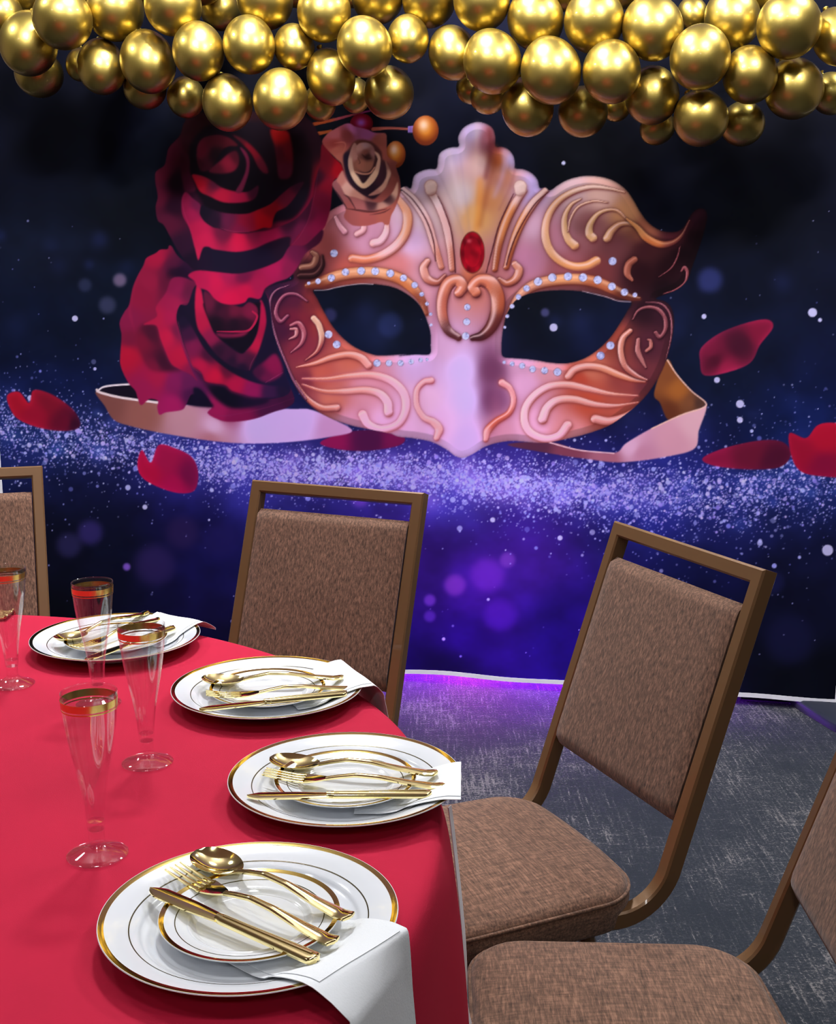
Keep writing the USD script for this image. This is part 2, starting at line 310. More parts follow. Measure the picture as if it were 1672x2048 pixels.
# night-blue ground, violet at the foot: print plus LED back light put into its colour
art[:] = field('P', [(100, 250, 6, 8, 18), (600, 250, 6, 7, 14), (1500, 280, 8, 10, 20), (100, 500, 14, 20, 34), (250, 600, 13, 22, 38), (1500, 550, 10, 16, 32), (1200, 300, 8, 10, 18),
                     (100, 800, 14, 24, 60), (500, 950, 50, 45, 130), (900, 980, 70, 55, 160), (1300, 1000, 30, 35, 110), (1600, 900, 12, 24, 62), (760, 640, 10, 16, 26), (800, 560, 9, 12, 20), (700, 690, 12, 20, 40), (1130, 640, 11, 17, 28), (1080, 600, 10, 14, 22), (1180, 690, 13, 20, 42), (1430, 700, 12, 20, 38), (250, 450, 10, 15, 24), (80, 650, 12, 20, 40), (1500, 450, 9, 12, 20), (640, 480, 9, 12, 20), (200, 1100, 11, 14, 34), (420, 1080, 22, 20, 74),
                     (950, 1180, 64, 24, 136), (1050, 1120, 58, 25, 120), (860, 1130, 42, 19, 92), (930, 1270, 34, 13, 92), (1130, 1250, 34, 16, 100), (1400, 1150, 13, 16, 48), (1600, 1200, 12, 15, 36), (1580, 1340, 8, 11, 20),
                     (900, 1335, 14, 10, 40), (500, 1300, 14, 12, 40), (100, 1250, 7, 9, 20), (700, 1250, 22, 16, 80), (1250, 1320, 12, 11, 36)], GX, GY, 3.2, 900.0)
nb = fbm(np.stack([GX / 70, GY / 60, 0 * GX], -1), 4, 3); art *= (0.72 + 0.56 * nb)[..., None]
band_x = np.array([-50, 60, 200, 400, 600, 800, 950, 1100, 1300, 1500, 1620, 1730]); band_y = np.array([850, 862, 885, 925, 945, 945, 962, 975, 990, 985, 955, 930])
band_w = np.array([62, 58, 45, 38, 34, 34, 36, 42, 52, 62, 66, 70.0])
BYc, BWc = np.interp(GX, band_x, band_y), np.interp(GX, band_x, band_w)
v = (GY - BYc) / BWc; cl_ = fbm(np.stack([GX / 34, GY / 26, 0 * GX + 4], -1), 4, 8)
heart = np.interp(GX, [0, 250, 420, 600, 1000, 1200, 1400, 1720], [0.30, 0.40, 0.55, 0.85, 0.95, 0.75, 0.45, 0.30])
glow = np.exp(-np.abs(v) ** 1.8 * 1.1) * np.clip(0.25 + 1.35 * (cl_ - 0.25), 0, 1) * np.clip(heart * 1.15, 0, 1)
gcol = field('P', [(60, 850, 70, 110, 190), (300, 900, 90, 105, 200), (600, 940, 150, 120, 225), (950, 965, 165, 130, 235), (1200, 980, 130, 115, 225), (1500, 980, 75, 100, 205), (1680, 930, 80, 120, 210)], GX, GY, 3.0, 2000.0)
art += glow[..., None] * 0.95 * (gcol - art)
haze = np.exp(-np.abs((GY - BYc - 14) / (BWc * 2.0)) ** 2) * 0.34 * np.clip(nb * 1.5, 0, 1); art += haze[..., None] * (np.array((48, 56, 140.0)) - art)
for x in prng.uniform(-30, 1710, 46):                                    # blurred clumps of light along the band
    y = np.interp(x, band_x, band_y) + prng.normal(0, 34); r = prng.uniform(9, 26); soft(x, y, r, r * 0.8, gcol[int((y - PY0) / PST), min(int((x - PX0) / PST), len(gx) - 1)] * prng.uniform(0.7, 1.15), prng.uniform(0.2, 0.5))
for _ in range(70):                                                      # faint mist above the band
    x, y = prng.uniform(-20, 1700), prng.uniform(470, 860); r = prng.uniform(10, 34); soft(x, y, r, r, (42, 52, 104), prng.uniform(0.08, 0.34))
for x, y, r, c, a in [(180, 1065, 26, (70, 55, 130), .55), (138, 1090, 26, (62, 56, 110), .5), (310, 1130, 42, (46, 34, 84), .8), (365, 1065, 34, (44, 30, 74), .7), (440, 1080, 36, (32, 26, 82), .6), (253, 1134, 8, (130, 90, 190), .9),
                      (910, 1170, 22, (150, 70, 190), .55), (975, 1150, 36, (128, 52, 190), .5), (1015, 1120, 16, (150, 80, 200), .5), (1000, 1230, 34, (100, 36, 185), .45), (860, 1200, 12, (130, 70, 190), .6), (860, 1232, 12, (110, 60, 180), .5), (720, 995, 20, (120, 70, 190), .6),
                      (1580, 1280, 52, (22, 24, 56), .8), (1545, 1165, 24, (34, 36, 84), .5), (240, 560, 14, (120, 104, 128), .8), (215, 610, 18, (62, 66, 92), .7), (170, 570, 14, (60, 66, 96), .5), (1420, 560, 26, (58, 66, 124), .6), (660, 630, 14, (52, 52, 90), .7), (780, 650, 26, (46, 58, 108), .5), (1090, 625, 9, (84, 84, 128), .7)]:
    soft(x, y, r, r, c, a, 5.0)
# sparkles
N = 14000; xs = prng.uniform(-30, 1710, N); dens = np.interp(xs, [0, 250, 400, 600, 1050, 1300, 1720], [0.55, 0.55, 0.75, 1, 1, 0.85, 0.6]); keep = prng.uniform(size=N) < dens; xs = xs[keep]
ys = np.interp(xs, band_x, band_y) + prng.normal(0, 0.62, len(xs)) * np.interp(xs, band_x, band_w); rs = np.clip(1.0 * prng.pareto(3.0, len(xs)) + 1.0, 1.0, 4.6)
cs = np.array((200, 194, 246.0)) + prng.uniform(-50, 30, (len(xs), 1)) * [1.0, 1.0, 0.4] + prng.uniform(-14, 14, (len(xs), 1)) * [1, -0.2, 0.2]; dots(xs, ys, rs, np.clip(cs, 60, 250), prng.uniform(0.35, 0.95, len(xs)))
N = 2900; xs = prng.uniform(-30, 1710, N); ys = np.interp(xs, band_x, band_y) + prng.normal(0, 1.7, N) * np.interp(xs, band_x, band_w) * np.where(prng.uniform(size=N) < 0.5, 1, 0.8)
rs = np.clip(0.9 * prng.pareto(2.8, N) + 0.9, 0.9, 5.5); dots(xs, ys, rs, np.clip(np.array((182, 186, 238.0)) + prng.uniform(-60, 40, (N, 1)) * [1, 1, 0.5], 60, 250), prng.uniform(0.25, 0.9, N))
N = 240; xs, ys = prng.uniform(-20, 1700, N), prng.uniform(420, 1330, N); dots(xs, ys, np.clip(prng.pareto(2.6, N) + 0.8, 0.8, 5), np.clip(np.array((170, 170, 222.0)) + prng.uniform(-50, 40, (N, 1)) * [1, 1, 0.6], 60, 240), prng.uniform(0.3, 0.9, N))
dots([1107, 1127, 150, 1408, 1625, 1480, 1655, 1434, 1480, 1640, 1120, 1235, 985, 290], [655, 326, 637, 633, 625, 808, 1100, 760, 840, 640, 1076, 1188, 1040, 1014], [8, 4, 6, 5, 9, 8, 11, 6, 6, 4, 5, 5, 5, 5], [np.array((205, 205, 235.0))] * 14, [0.85] * 14)

# loose petals
fill('P', [(15, 790), (38, 784), (58, 806), (66, 781), (92, 784), (122, 800), (150, 824), (160, 852), (132, 862), (80, 856), (36, 838), (18, 812)], [(40, 800, 150, 20, 40), (100, 800, 118, 20, 40), (130, 845, 96, 16, 40), (70, 830, 140, 18, 44), (150, 850, 50, 14, 36)], 1.0, rim=0.25)
fill('P', [(284, 900), (302, 925), (318, 890), (350, 896), (384, 914), (397, 945), (390, 980), (360, 986), (320, 975), (286, 956), (275, 930)], [(330, 920, 150, 20, 66), (300, 945, 165, 16, 58), (380, 950, 110, 16, 62), (350, 970, 160, 16, 70)], 0.8, rim=0.15)
fill('P', [(640, 886), (680, 868), (740, 860), (805, 872), (800, 890), (740, 901), (680, 899)], [(660, 885, 130, 20, 74), (740, 880, 70, 18, 60), (790, 882, 110, 20, 70)], 0.8)
fill('P', [(1403, 695), (1440, 666), (1492, 646), (1534, 639), (1546, 655), (1520, 690), (1500, 726), (1450, 746), (1408, 750), (1400, 722)], [(1420, 700, 105, 24, 50), (1480, 690, 62, 18, 36), (1450, 735, 130, 28, 58), (1520, 665, 112, 22, 48), (1430, 722, 70, 18, 36)], 0.8, rim=0.35)
fill('P', [(1405, 917), (1450, 896), (1520, 881), (1565, 884), (1582, 908), (1560, 934), (1500, 939), (1430, 932)], [(1430, 918, 125, 22, 56), (1500, 905, 96, 20, 44), (1550, 925, 70, 16, 40)], 0.8, rim=0.2)
fill('P', [(1578, 868), (1612, 876), (1636, 850), (1672, 846), (1720, 860), (1720, 945), (1630, 951), (1590, 930)], [(1600, 900, 140, 16, 44), (1650, 880, 160, 18, 44), (1650, 930, 120, 14, 50)], 0.8, rim=0.15)

# ribbons behind the mask
fill('A', [(80, 1388), (150, 1362), (245, 1355), (420, 1380), (700, 1400), (700, 1462), (520, 1455), (375, 1443), (200, 1421)], [(300, 1400, 22, 16, 30), (600, 1430, 18, 12, 28)], 0.8)
fill('A', [(76, 1392), (200, 1424), (375, 1447), (520, 1457), (700, 1466), (1000, 1476), (1100, 1479), (1210, 1525), (1300, 1582), (1180, 1612), (1000, 1634), (800, 1641), (620, 1627), (400, 1592), (260, 1562), (165, 1530), (118, 1462)],
     [(130, 1460, 120, 74, 66), (300, 1500, 140, 88, 78), (500, 1530, 180, 132, 140), (640, 1560, 205, 165, 190), (850, 1560, 214, 186, 236), (1050, 1540, 208, 176, 226), (1200, 1570, 190, 140, 180), (620, 1620, 170, 110, 120), (900, 1500, 205, 175, 225), (700, 1490, 140, 60, 90)], 0.8)
line('A', [(82, 1392), (110, 1372), (160, 1363), (250, 1357)], 4.5, (226, 216, 214)); line('A', [(80, 1384), (100, 1398), (200, 1422), (380, 1446)], 6, (222, 206, 200))
fill('B', [(1322, 1192), (1372, 1270), (1440, 1345), (1502, 1392), (1492, 1420), (1400, 1455), (1330, 1480), (1290, 1400), (1262, 1350)], [(1320, 1260, 120, 70, 38), (1380, 1340, 152, 92, 40), (1440, 1400, 120, 74, 44), (1330, 1440, 92, 48, 28), (1470, 1400, 70, 48, 40)], 0.8)
fill('B', [(1512, 1402), (1508, 1442), (1476, 1530), (1452, 1620), (1300, 1660), (1150, 1680), (1060, 1682), (950, 1668), (820, 1650), (560, 1600), (760, 1586), (900, 1622), (1070, 1638), (1130, 1590), (1250, 1520), (1390, 1455), (1490, 1422)],
     [(1460, 1500, 214, 168, 172), (1350, 1580, 205, 150, 160), (1200, 1640, 190, 132, 150), (1050, 1665, 160, 96, 110), (850, 1635, 120, 60, 76), (700, 1600, 80, 40, 60), (1150, 1610, 214, 170, 190)], 0.8)
line('B', [(1325, 1195), (1372, 1266), (1440, 1342), (1506, 1396), (1496, 1422), (1390, 1458), (1250, 1522)], 3, (226, 186, 160)); line('B', [(760, 1588), (900, 1624), (1070, 1640)], 3, (230, 190, 190))

# twigs and berries
line('T', [(30, 210), (300, 150), (520, 92), (770, 35)], [22, 18, 13, 9], [(100, 200, 120, 52, 22), (500, 100, 120, 50, 60), (760, 40, 130, 50, 110)])
line('T', [(80, 325), (160, 312), (260, 290)], [24, 20, 16], (128, 62, 28)); line('T', [(780, 268), (1000, 256), (1220, 266)], [24, 15, 15], (140, 72, 60))
fill('T', [(1212, 230), (1280, 225), (1280, 310), (1212, 312)], [(1225, 270, 150, 120, 190), (1250, 270, 80, 56, 120), (1275, 270, 170, 140, 200)], 0.4, curve=False, power=6)
ball(723, 247, 23, 20, (80, 8, 22), (140, 14, 40), (150, 90, 190), -0.05, -0.1); ball(851, 261, 26, 30, (110, 46, 22), (190, 112, 30), (214, 180, 150)); ball(791, 309, 20, 27, (110, 48, 24), (190, 116, 36), (210, 180, 160))

# the mask
mb = np.vstack([tp('B', [(328, 172), (325, 130), (345, 90), (380, 66), (420, 57), (460, 66), (490, 90), (503, 130), (504, 173), (535, 176), (568, 192), (590, 222), (597, 258), (598, 279), (640, 284), (680, 305), (705, 335), (716, 372),
       (742, 370), (764, 384), (800, 360), (840, 337), (890, 321), (950, 314), (1020, 322), (1080, 345), (1130, 385), (1165, 435), (1192, 482), (1228, 532), (1272, 566), (1320, 582), (1370, 580), (1402, 560), (1425, 520), (1450, 486), (1480, 470), (1508, 480), (1516, 512), (1506, 560), (1488, 624), (1462, 700),
       (1440, 760), (1424, 806), (1384, 850), (1330, 876), (1270, 900), (1312, 914), (1342, 942), (1356, 992), (1353, 1060), (1336, 1140), (1310, 1222), (1270, 1300), (1210, 1380), (1130, 1450), (1040, 1510), (930, 1550), (820, 1576), (740, 1590), (650, 1586), (580, 1581), (510, 1591), (450, 1611), (400, 1641), (350, 1662),
       (310, 1652), (270, 1622), (200, 1586), (120, 1569), (40, 1560)]),
     tp('A', [(1480, 1592), (1380, 1572), (1300, 1556), (1200, 1522), (1120, 1476), (1060, 1416), (1020, 1352), (985, 1272), (950, 1192), (915, 1092), (884, 1002), (872, 940), (886, 902), (930, 880), (990, 866), (1020, 850), (1010, 800), (1060, 730), (1120, 640), (1180, 540), (1330, 470), (1530, 436)]),
     tp('B', [(48, 376), (75, 365), (100, 372), (114, 316), (150, 291), (190, 281), (222, 277), (234, 212), (266, 186), (300, 177)])])
FR['M'] = (0, 0, 1.0)
MC = [(945, 262, 176, 158, 190), (978, 275, 150, 90, 100), (988, 290, 96, 42, 52), (905, 300, 190, 172, 198), (960, 330, 205, 170, 160), (925, 390, 200, 184, 178), (952, 430, 216, 164, 96), (975, 400, 196, 134, 84), (998, 320, 168, 88, 46), (1005, 350, 176, 116, 90), (1022, 320, 176, 156, 192), (1062, 378, 186, 166, 212), (850, 355, 186, 168, 196), (880, 420, 204, 178, 170), (838, 430, 214, 190, 196),
      (940, 560, 196, 110, 76), (900, 560, 196, 140, 150), (990, 560, 178, 112, 110), (890, 690, 204, 160, 190), (925, 740, 210, 182, 226), (935, 800, 216, 188, 236), (985, 740, 106, 58, 86), (985, 800, 116, 66, 100), (932, 880, 224, 184, 234), (890, 850, 226, 176, 214), (1000, 860, 206, 140, 160),
      (820, 480, 212, 176, 204), (790, 530, 196, 120, 116), (735, 480, 196, 142, 160), (700, 545, 186, 92, 78), (640, 500, 140, 70, 66), (610, 540, 60, 26, 30), (860, 560, 206, 150, 160),
      (1050, 520, 194, 132, 156), (1070, 450, 200, 160, 176), (1110, 470, 172, 116, 128), (1180, 450, 140, 88, 88), (1230, 490, 104, 58, 60), (1290, 500, 62, 28, 32), (1280, 545, 44, 18, 24), (1340, 540, 36, 14, 20), (1330, 580, 26, 11, 17), (1140, 385, 198, 168, 170), (1200, 392, 204, 164, 150), (1250, 430, 196, 140, 96), (1290, 462, 150, 90, 66), (1350, 470, 70, 30, 36), (1400, 440, 38, 14, 24), (1390, 480, 26, 9, 16), (1370, 510, 26, 10, 16), (1130, 540, 150, 86, 90), (1200, 540, 110, 54, 54),
      (735, 770, 214, 146, 160), (780, 850, 232, 178, 214), (850, 800, 226, 180, 208), (840, 730, 204, 166, 206), (640, 750, 190, 92, 76), (660, 800, 196, 110, 92), (600, 690, 126, 44, 60), (585, 640, 104, 30, 50), (610, 640, 116, 38, 50), (556, 580, 36, 18, 40), (575, 575, 56, 24, 46), (590, 600, 80, 28, 50), (620, 600, 112, 42, 44), (565, 660, 64, 24, 48), (620, 820, 150, 70, 78), (640, 640, 150, 62, 50), (700, 720, 196, 104, 84), (700, 850, 212, 146, 170), (610, 760, 120, 46, 60),
      (1050, 770, 214, 160, 190), (1060, 850, 228, 168, 196), (1100, 740, 206, 144, 150), (1140, 870, 216, 140, 140), (1180, 800, 184, 78, 54), (1160, 760, 176, 70, 50), (1250, 760, 140, 64, 58), (1230, 820, 176, 84, 66), (1300, 690, 74, 34, 44), (1290, 620, 40, 18, 26), (1325, 620, 50, 24, 34), (1180, 740, 190, 110, 84), (1230, 680, 130, 60, 46), (1040, 720, 200, 150, 176), (1290, 760, 100, 46, 52)]
pm = spline(mb, 12 * len(mb), True); bm = window(pm, 3); mask_cov = np.zeros(GX.shape); mask_cov[bm[0]:bm[1], bm[2]:bm[3]] = raster(pm, bm)
hole_r = region('B', [(541, 1040), (552, 990), (572, 946), (602, 908), (650, 882), (720, 867), (800, 861), (880, 863), (960, 873), (1030, 893), (1080, 910), (1152, 916), (1132, 962), (1100, 1016), (1060, 1076), (1010, 1130), (950, 1175), (890, 1201), (830, 1211), (760, 1206), (680, 1193), (600, 1186), (541, 1179), (532, 1140), (534, 1090)])
hl = np.vstack([tp('A', [(1115, 909), (1180, 905), (1240, 891), (1330, 879), (1420, 881), (1500, 896), (1560, 926), (1610, 966), (1640, 1010), (1660, 1062)]), tp('B', [(193, 1062), (194, 1120), (188, 1166), (120, 1169), (40, 1174)]), tp('A', [(1560, 1214), (1450, 1221), (1400, 1216), (1330, 1190), (1270, 1150), (1210, 1086), (1165, 1011), (1135, 952)])])
hole_l = region('P', hl)
mask_cov = np.clip(mask_cov - hole_r - hole_l, 0, 1)
mf = field('M', MC, GX, GY, 3.4)
dist_in = ndimage.distance_transform_edt(mask_cov > 0.5) * PST
shade = 1 - 0.38 * np.exp(-dist_in / 3.0)
gyx = ndimage.gaussian_filter(dist_in, 4); gy_, gx_ = np.gradient(np.minimum(gyx, 14)); lit_ = np.clip((gy_ * 0.9 + gx_ * 0.35), -1, 1)
mcol = np.clip(mf * shade[..., None] * (1 + 0.20 * lit_)[..., None], 0, 255)
mcol = mcol * (0.985 + 0.05 * (fbm(np.stack([GX / 30, GY / 60, 0 * GX], -1), 3, 21) - 0.5))[..., None]
art += (ndimage.gaussian_filter(mask_cov, 0.5))[..., None] * (mcol - art)
MK = mask_cov
# fluting of the crest
for pts, c, w, a in [([(415, 60), (412, 200), (400, 420), (392, 580)], (236, 206, 180), 16, 0.28), ([(330, 180), (345, 300), (365, 450), (380, 580)], (150, 120, 150), 8, 0.30), ([(504, 175), (490, 280), (455, 420), (425, 560)], (140, 66, 40), 16, 0.55), ([(475, 90), (480, 200), (455, 330)], (110, 44, 46), 14, 0.6),
                     ([(222, 280), (260, 360), (310, 480), (350, 600)], (150, 120, 130), 8, 0.35), ([(598, 280), (575, 360), (520, 480)], (150, 90, 90), 8, 0.4), ([(280, 200), (310, 330), (350, 500)], (226, 206, 206), 14, 0.3), ([(545, 190), (540, 300), (495, 420)], (190, 166, 200), 14, 0.4), ([(430, 330), (425, 450), (410, 580)], (226, 150, 60), 18, 0.45)]:
    p = tp('B', pts); q = spline(p, 60)
    for x, y in q[::2]: soft(x, y, w / 2.39, w / 2.39, c, a * 0.35)
art *= 1.0
# nose: a bright ridge and its shaded flank
for x, y, rx, ry, c, a in [(925, 780, 26, 80, (222, 200, 246), .55), (900, 840, 24, 60, (232, 184, 222), .4), (976, 765, 20, 85, (104, 54, 84), .5), (992, 830, 14, 40, (170, 100, 120), .35), (935, 870, 26, 40, (226, 190, 244), .55), (868, 640, 8, 60, (150, 96, 120), .4), (1000, 640, 8, 60, (180, 130, 150), .4), (830, 720, 18, 14, (215, 186, 230), .5), (845, 820, 14, 50, (206, 150, 170), .35)]:
    b_ = art.copy(); soft(x, y, rx, ry, c, a); art[:] = b_ + MK[..., None] * (art - b_)
ORG = (206, 128, 76); TAN = (214, 160, 118); PNK = (226, 170, 170); WIN = (120, 60, 64); MAR = (84, 36, 40)
# brow bands and gems
LB = [(640 + 0, 574)]
stroke('A', [(1085, 885), (1150, 868), (1240, 838), (1340, 824), (1430, 826), (1520, 850), (1585, 895), (1632, 955), (1655, 1020)], [12, 24, 27, 27, 27, 27, 25, 18, 10], [(1100, 880, 120, 60, 40), (1250, 840, 206, 140, 96), (1400, 825, 214, 156, 112), (1550, 870, 190, 112, 66), (1640, 980, 120, 56, 40)], dark=(104, 48, 34), light=(240, 200, 160), clip=MK, gloss=0.5)
stroke('B', [(548, 1040), (570, 970), (610, 900), (660, 852), (720, 826), (800, 812), (900, 808), (990, 824), (1070, 858), (1140, 890), (1190, 900)], [8, 14, 20, 25, 27, 27, 27, 27, 24, 16, 8], [(560, 1000, 150, 90, 70), (660, 850, 200, 140, 110), (850, 805, 210, 146, 96), (1000, 825, 170, 96, 60), (1150, 890, 84, 40, 30)], dark=(92, 40, 30), light=(240, 200, 160), clip=MK, gloss=0.5)
# centre collar bands
for pts in ([(640, 385), (600, 440), (555, 530), (520, 640), (500, 760)], [(740, 385), (680, 450), (625, 540), (585, 640), (555, 750)]):
    stroke('B', pts, [14, 20, 20, 18, 14], [(640, 400, 214, 176, 166), (570, 520, 206, 130, 74), (510, 740, 160, 84, 50)], clip=MK, dark=(96, 40, 36))
for pts in ([(185, 385), (225, 440), (262, 530), (285, 640), (296, 760)], [(60, 378), (120, 440), (175, 530), (210, 640), (245, 750)]):
    stroke('B', pts, [14, 20, 20, 18, 14], [(190, 400, 214, 190, 186), (250, 560, 216, 170, 160), (270, 740, 190, 116, 90)], clip=MK, dark=(110, 56, 54))
for pts in ([(590, 400), (560, 462), (520, 552), (490, 662), (460, 776)], [(762, 388), (700, 440), (650, 512), (602, 602), (572, 682), (556, 740)], [(228, 412), (256, 470), (290, 570), (305, 680), (312, 776)], [(52, 378), (110, 430), (170, 520), (206, 620), (218, 720)]):
    line('B', pts, [2.0, 3.2, 3.5, 3], (74, 28, 34), clip=MK, alpha=0.85)
for x, y in ((195, 370), (622, 372)): stroke('B', [(x, y - 6), (x, y + 12)], [32, 28], (208, 178, 166), clip=MK, dark=(150, 100, 90), light=(230, 206, 196), groove=0.6, gloss=0.35)
for pts in ([(595, 735), (616, 765), (598, 808), (556, 828), (520, 806)], [(178, 722), (160, 756), (178, 806), (226, 822), (262, 790)]):
    stroke('B', pts, [15, 20, 20, 16, 8], [(600, 750, 206, 136, 106), (540, 820, 170, 96, 66), (170, 740, 206, 140, 120), (240, 815, 170, 96, 76)], clip=MK, dark=(84, 34, 34))
# brackets on the bridge of the nose
stroke('B', [(330, 872), (346, 842), (318, 812), (276, 832), (250, 900), (250, 980), (276, 1050), (326, 1086)], [24, 27, 28, 30, 27, 24, 21, 16], [(320, 830, 196, 116, 86), (250, 940, 176, 96, 74), (300, 1070, 80, 40, 42)], clip=MK, dark=(78, 30, 32))
stroke('B', [(410, 872), (396, 842), (430, 812), (480, 826), (512, 886), (512, 960), (484, 1032), (440, 1076), (394, 1088)], [24, 27, 29, 34, 34, 33, 28, 22, 14], [(430, 830, 196, 112, 80), (510, 900, 160, 82, 52), (480, 1030, 92, 42, 38), (400, 1085, 60, 30, 34)], clip=MK, dark=(70, 26, 30))
# scrolls on the nose sides
stroke('B', [(196, 1292), (160, 1300), (128, 1340), (128, 1410), (160, 1466), (206, 1490), (234, 1524), (222, 1566)], [16, 14, 13, 13, 14, 18, 20, 14], (222, 160, 160), clip=MK, dark=(160, 76, 86), light=(248, 214, 216))
stroke('B', [(534, 1302), (572, 1330), (590, 1386), (568, 1446), (506, 1488), (466, 1530), (456, 1574)], [17, 14, 13, 14, 16, 18, 12], [(560, 1330, 214, 140, 140), (500, 1490, 190, 90, 70), (456, 1560, 214, 140, 140)], clip=MK, dark=(140, 60, 60), light=(246, 206, 200))
# right brow scrolls
RB = [(760, 500, 214, 160, 120), (900, 740, 206, 140, 84), (960, 360, 206, 170, 150), (1100, 540, 190, 134, 96), (860, 560, 206, 160, 110), (980, 560, 206, 160, 110)]
stroke('B', [(1120, 392), (1040, 374), (960, 368), (880, 388), (812, 428), (766, 484), (743, 552), (745, 622), (772, 682), (822, 726), (882, 748), (940, 744), (984, 722)], [4, 8, 11, 14, 16, 18, 19, 20, 20, 20, 21, 23, 24], RB, clip=MK, dark=(112, 54, 50))
stroke('B', [(912, 424), (866, 452), (836, 506), (834, 566), (852, 618), (882, 648)], [4, 9, 13, 16, 19, 22], RB, clip=MK, dark=(104, 50, 48))
stroke('B', [(1040, 442), (970, 436), (900, 462), (862, 520), (850, 580)], [3, 5, 6, 5, 3], (206, 160, 130), clip=MK, dark=(112, 56, 54))
stroke('B', [(1130, 522), (1086, 482), (1038, 478), (990, 500), (956, 548), (952, 590), (970, 612)], [4, 7, 9, 12, 17, 20, 21], RB, clip=MK, dark=(96, 44, 44))
stroke('B', [(1200, 580), (1150, 546), (1100, 546), (1060, 576), (1038, 612)], [4, 9, 15, 19, 21], RB, clip=MK, dark=(84, 38, 38))
stroke('B', [(1130, 520), (1180, 560), (1224, 610), (1290, 642), (1350, 634), (1396, 596), (1430, 530)], [5, 12, 18, 18, 14, 9, 4], [(1180, 560, 206, 140, 84), (1260, 630, 196, 112, 60), (1350, 630, 130, 66, 56), (1420, 550, 84, 36, 44)], clip=MK, dark=(50, 18, 24), light=(232, 180, 130), gloss=0.5)
stroke('B', [(1166, 716), (1140, 740), (1134, 782), (1158, 814)], [18, 19, 16, 6], (150, 84, 64), clip=MK, dark=(44, 16, 20), light=(206, 140, 116), gloss=0.6)
for pts, w in (([(1386, 650), (1372, 704), (1342, 756), (1284, 798)], [2, 4, 4, 2]), ([(1392, 770), (1406, 752), (1420, 776), (1408, 824), (1360, 860), (1306, 878)], [4, 8, 7, 5, 4, 2])):
    stroke('B', pts, w, (120, 60, 62), clip=MK, dark=(30, 10, 16), light=(190, 120, 124))
# right cheek scrolls
RC = [(1100, 1260, 206, 130, 96), (700, 1400, 226, 180, 190), (900, 1340, 216, 146, 130), (1180, 1380, 190, 110, 90), (740, 1560, 230, 176, 196), (1000, 1480, 214, 140, 130)]
stroke('B', [(852, 1272), (882, 1240), (940, 1224), (1010, 1232), (1090, 1264), (1160, 1288), (1218, 1298)], [18, 19, 18, 18, 16, 11, 4], RC, clip=MK, dark=(120, 46, 36))
stroke('B', [(1184, 1364), (1060, 1356), (950, 1332), (850, 1312), (762, 1320), (692, 1362), (648, 1422), (642, 1490), (672, 1542), (740, 1570), (806, 1556), (848, 1506)], [3, 9, 14, 17, 18, 19, 19, 19, 19, 19, 20, 22], RC, clip=MK, dark=(150, 74, 70))
stroke('B', [(1184, 1396), (1080, 1412), (980, 1406), (880, 1382), (802, 1386), (752, 1422), (728, 1476)], [3, 9, 14, 18, 20, 22, 23], RC, clip=MK, dark=(140, 64, 56))
stroke('B', [(1204, 1400), (1130, 1456), (1050, 1486), (980, 1476)], [3, 13, 20, 22], RC, clip=MK, dark=(112, 44, 36))
stroke('B', [(1146, 1056), (1112, 1092), (1102, 1152), (1122, 1222), (1172, 1266), (1228, 1290)], [13, 16, 15, 14, 12, 4], [(1110, 1100, 190, 120, 96), (1200, 1280, 160, 84, 70)], clip=MK, dark=(50, 18, 24))
stroke('B', [(1186, 1096), (1184, 1150), (1204, 1196), (1222, 1230)], [9, 13, 10, 4], (150, 90, 84), clip=MK, dark=(40, 14, 22), light=(216, 160, 150))
stroke('B', [(1226, 1150), (1246, 1132), (1244, 1104), (1232, 1096)], [9, 10, 8, 4], (156, 92, 80), clip=MK, dark=(34, 12, 20), light=(206, 150, 140))
stroke('B', [(1160, 1000), (1184, 960), (1226, 942), (1276, 950), (1312, 990), (1316, 1044), (1290, 1084), (1268, 1062)], [3, 7, 8, 9, 9, 10, 10, 8], (110, 58, 62), clip=MK, dark=(30, 10, 18), light=(206, 140, 136))
stroke('B', [(1220, 918), (1290, 924), (1330, 960), (1346, 1020), (1340, 1100), (1318, 1190)], [2, 4, 4, 4, 3, 2], (130, 76, 80), clip=MK, dark=(34, 12, 20), light=(190, 130, 134))
# left cheek scrolls
LC = [(1200, 1230, 214, 134, 110), (1500, 1450, 232, 180, 200), (1200, 1340, 206, 120, 96), (1400, 1560, 234, 180, 206), (1100, 1420, 196, 110, 90), (1300, 1390, 220, 150, 140)]
stroke('A', [(1378, 1268), (1342, 1232), (1282, 1216), (1202, 1230), (1122, 1258), (1034, 1276)], [18, 19, 18, 16, 11, 3], LC, clip=MK, dark=(120, 46, 44))
stroke('A', [(1062, 1330), (1180, 1332), (1290, 1318), (1400, 1314), (1488, 1342), (1546, 1400), (1556, 1476), (1520, 1546), (1442, 1572), (1378, 1548), (1350, 1502)], [3, 10, 15, 18, 19, 20, 20, 19, 19, 19, 22], LC, clip=MK, dark=(170, 90, 100))
stroke('A', [(1062, 1358), (1160, 1390), (1260, 1392), (1360, 1386), (1430, 1402), (1468, 1442), (1474, 1490)], [3, 10, 15, 18, 19, 21, 22], LC, clip=MK, dark=(150, 74, 76))
stroke('A', [(1030, 1342), (1082, 1420), (1150, 1468), (1226, 1470)], [3, 9, 15, 18], LC, clip=MK, dark=(112, 46, 52))
stroke('A', [(1116, 1042), (1142, 1078), (1154, 1140), (1132, 1200), (1076, 1244)], [14, 15, 14, 11, 3], [(1130, 1060, 206, 160, 130), (1100, 1220, 160, 70, 66)], clip=MK, dark=(60, 18, 36), light=(244, 220, 190))
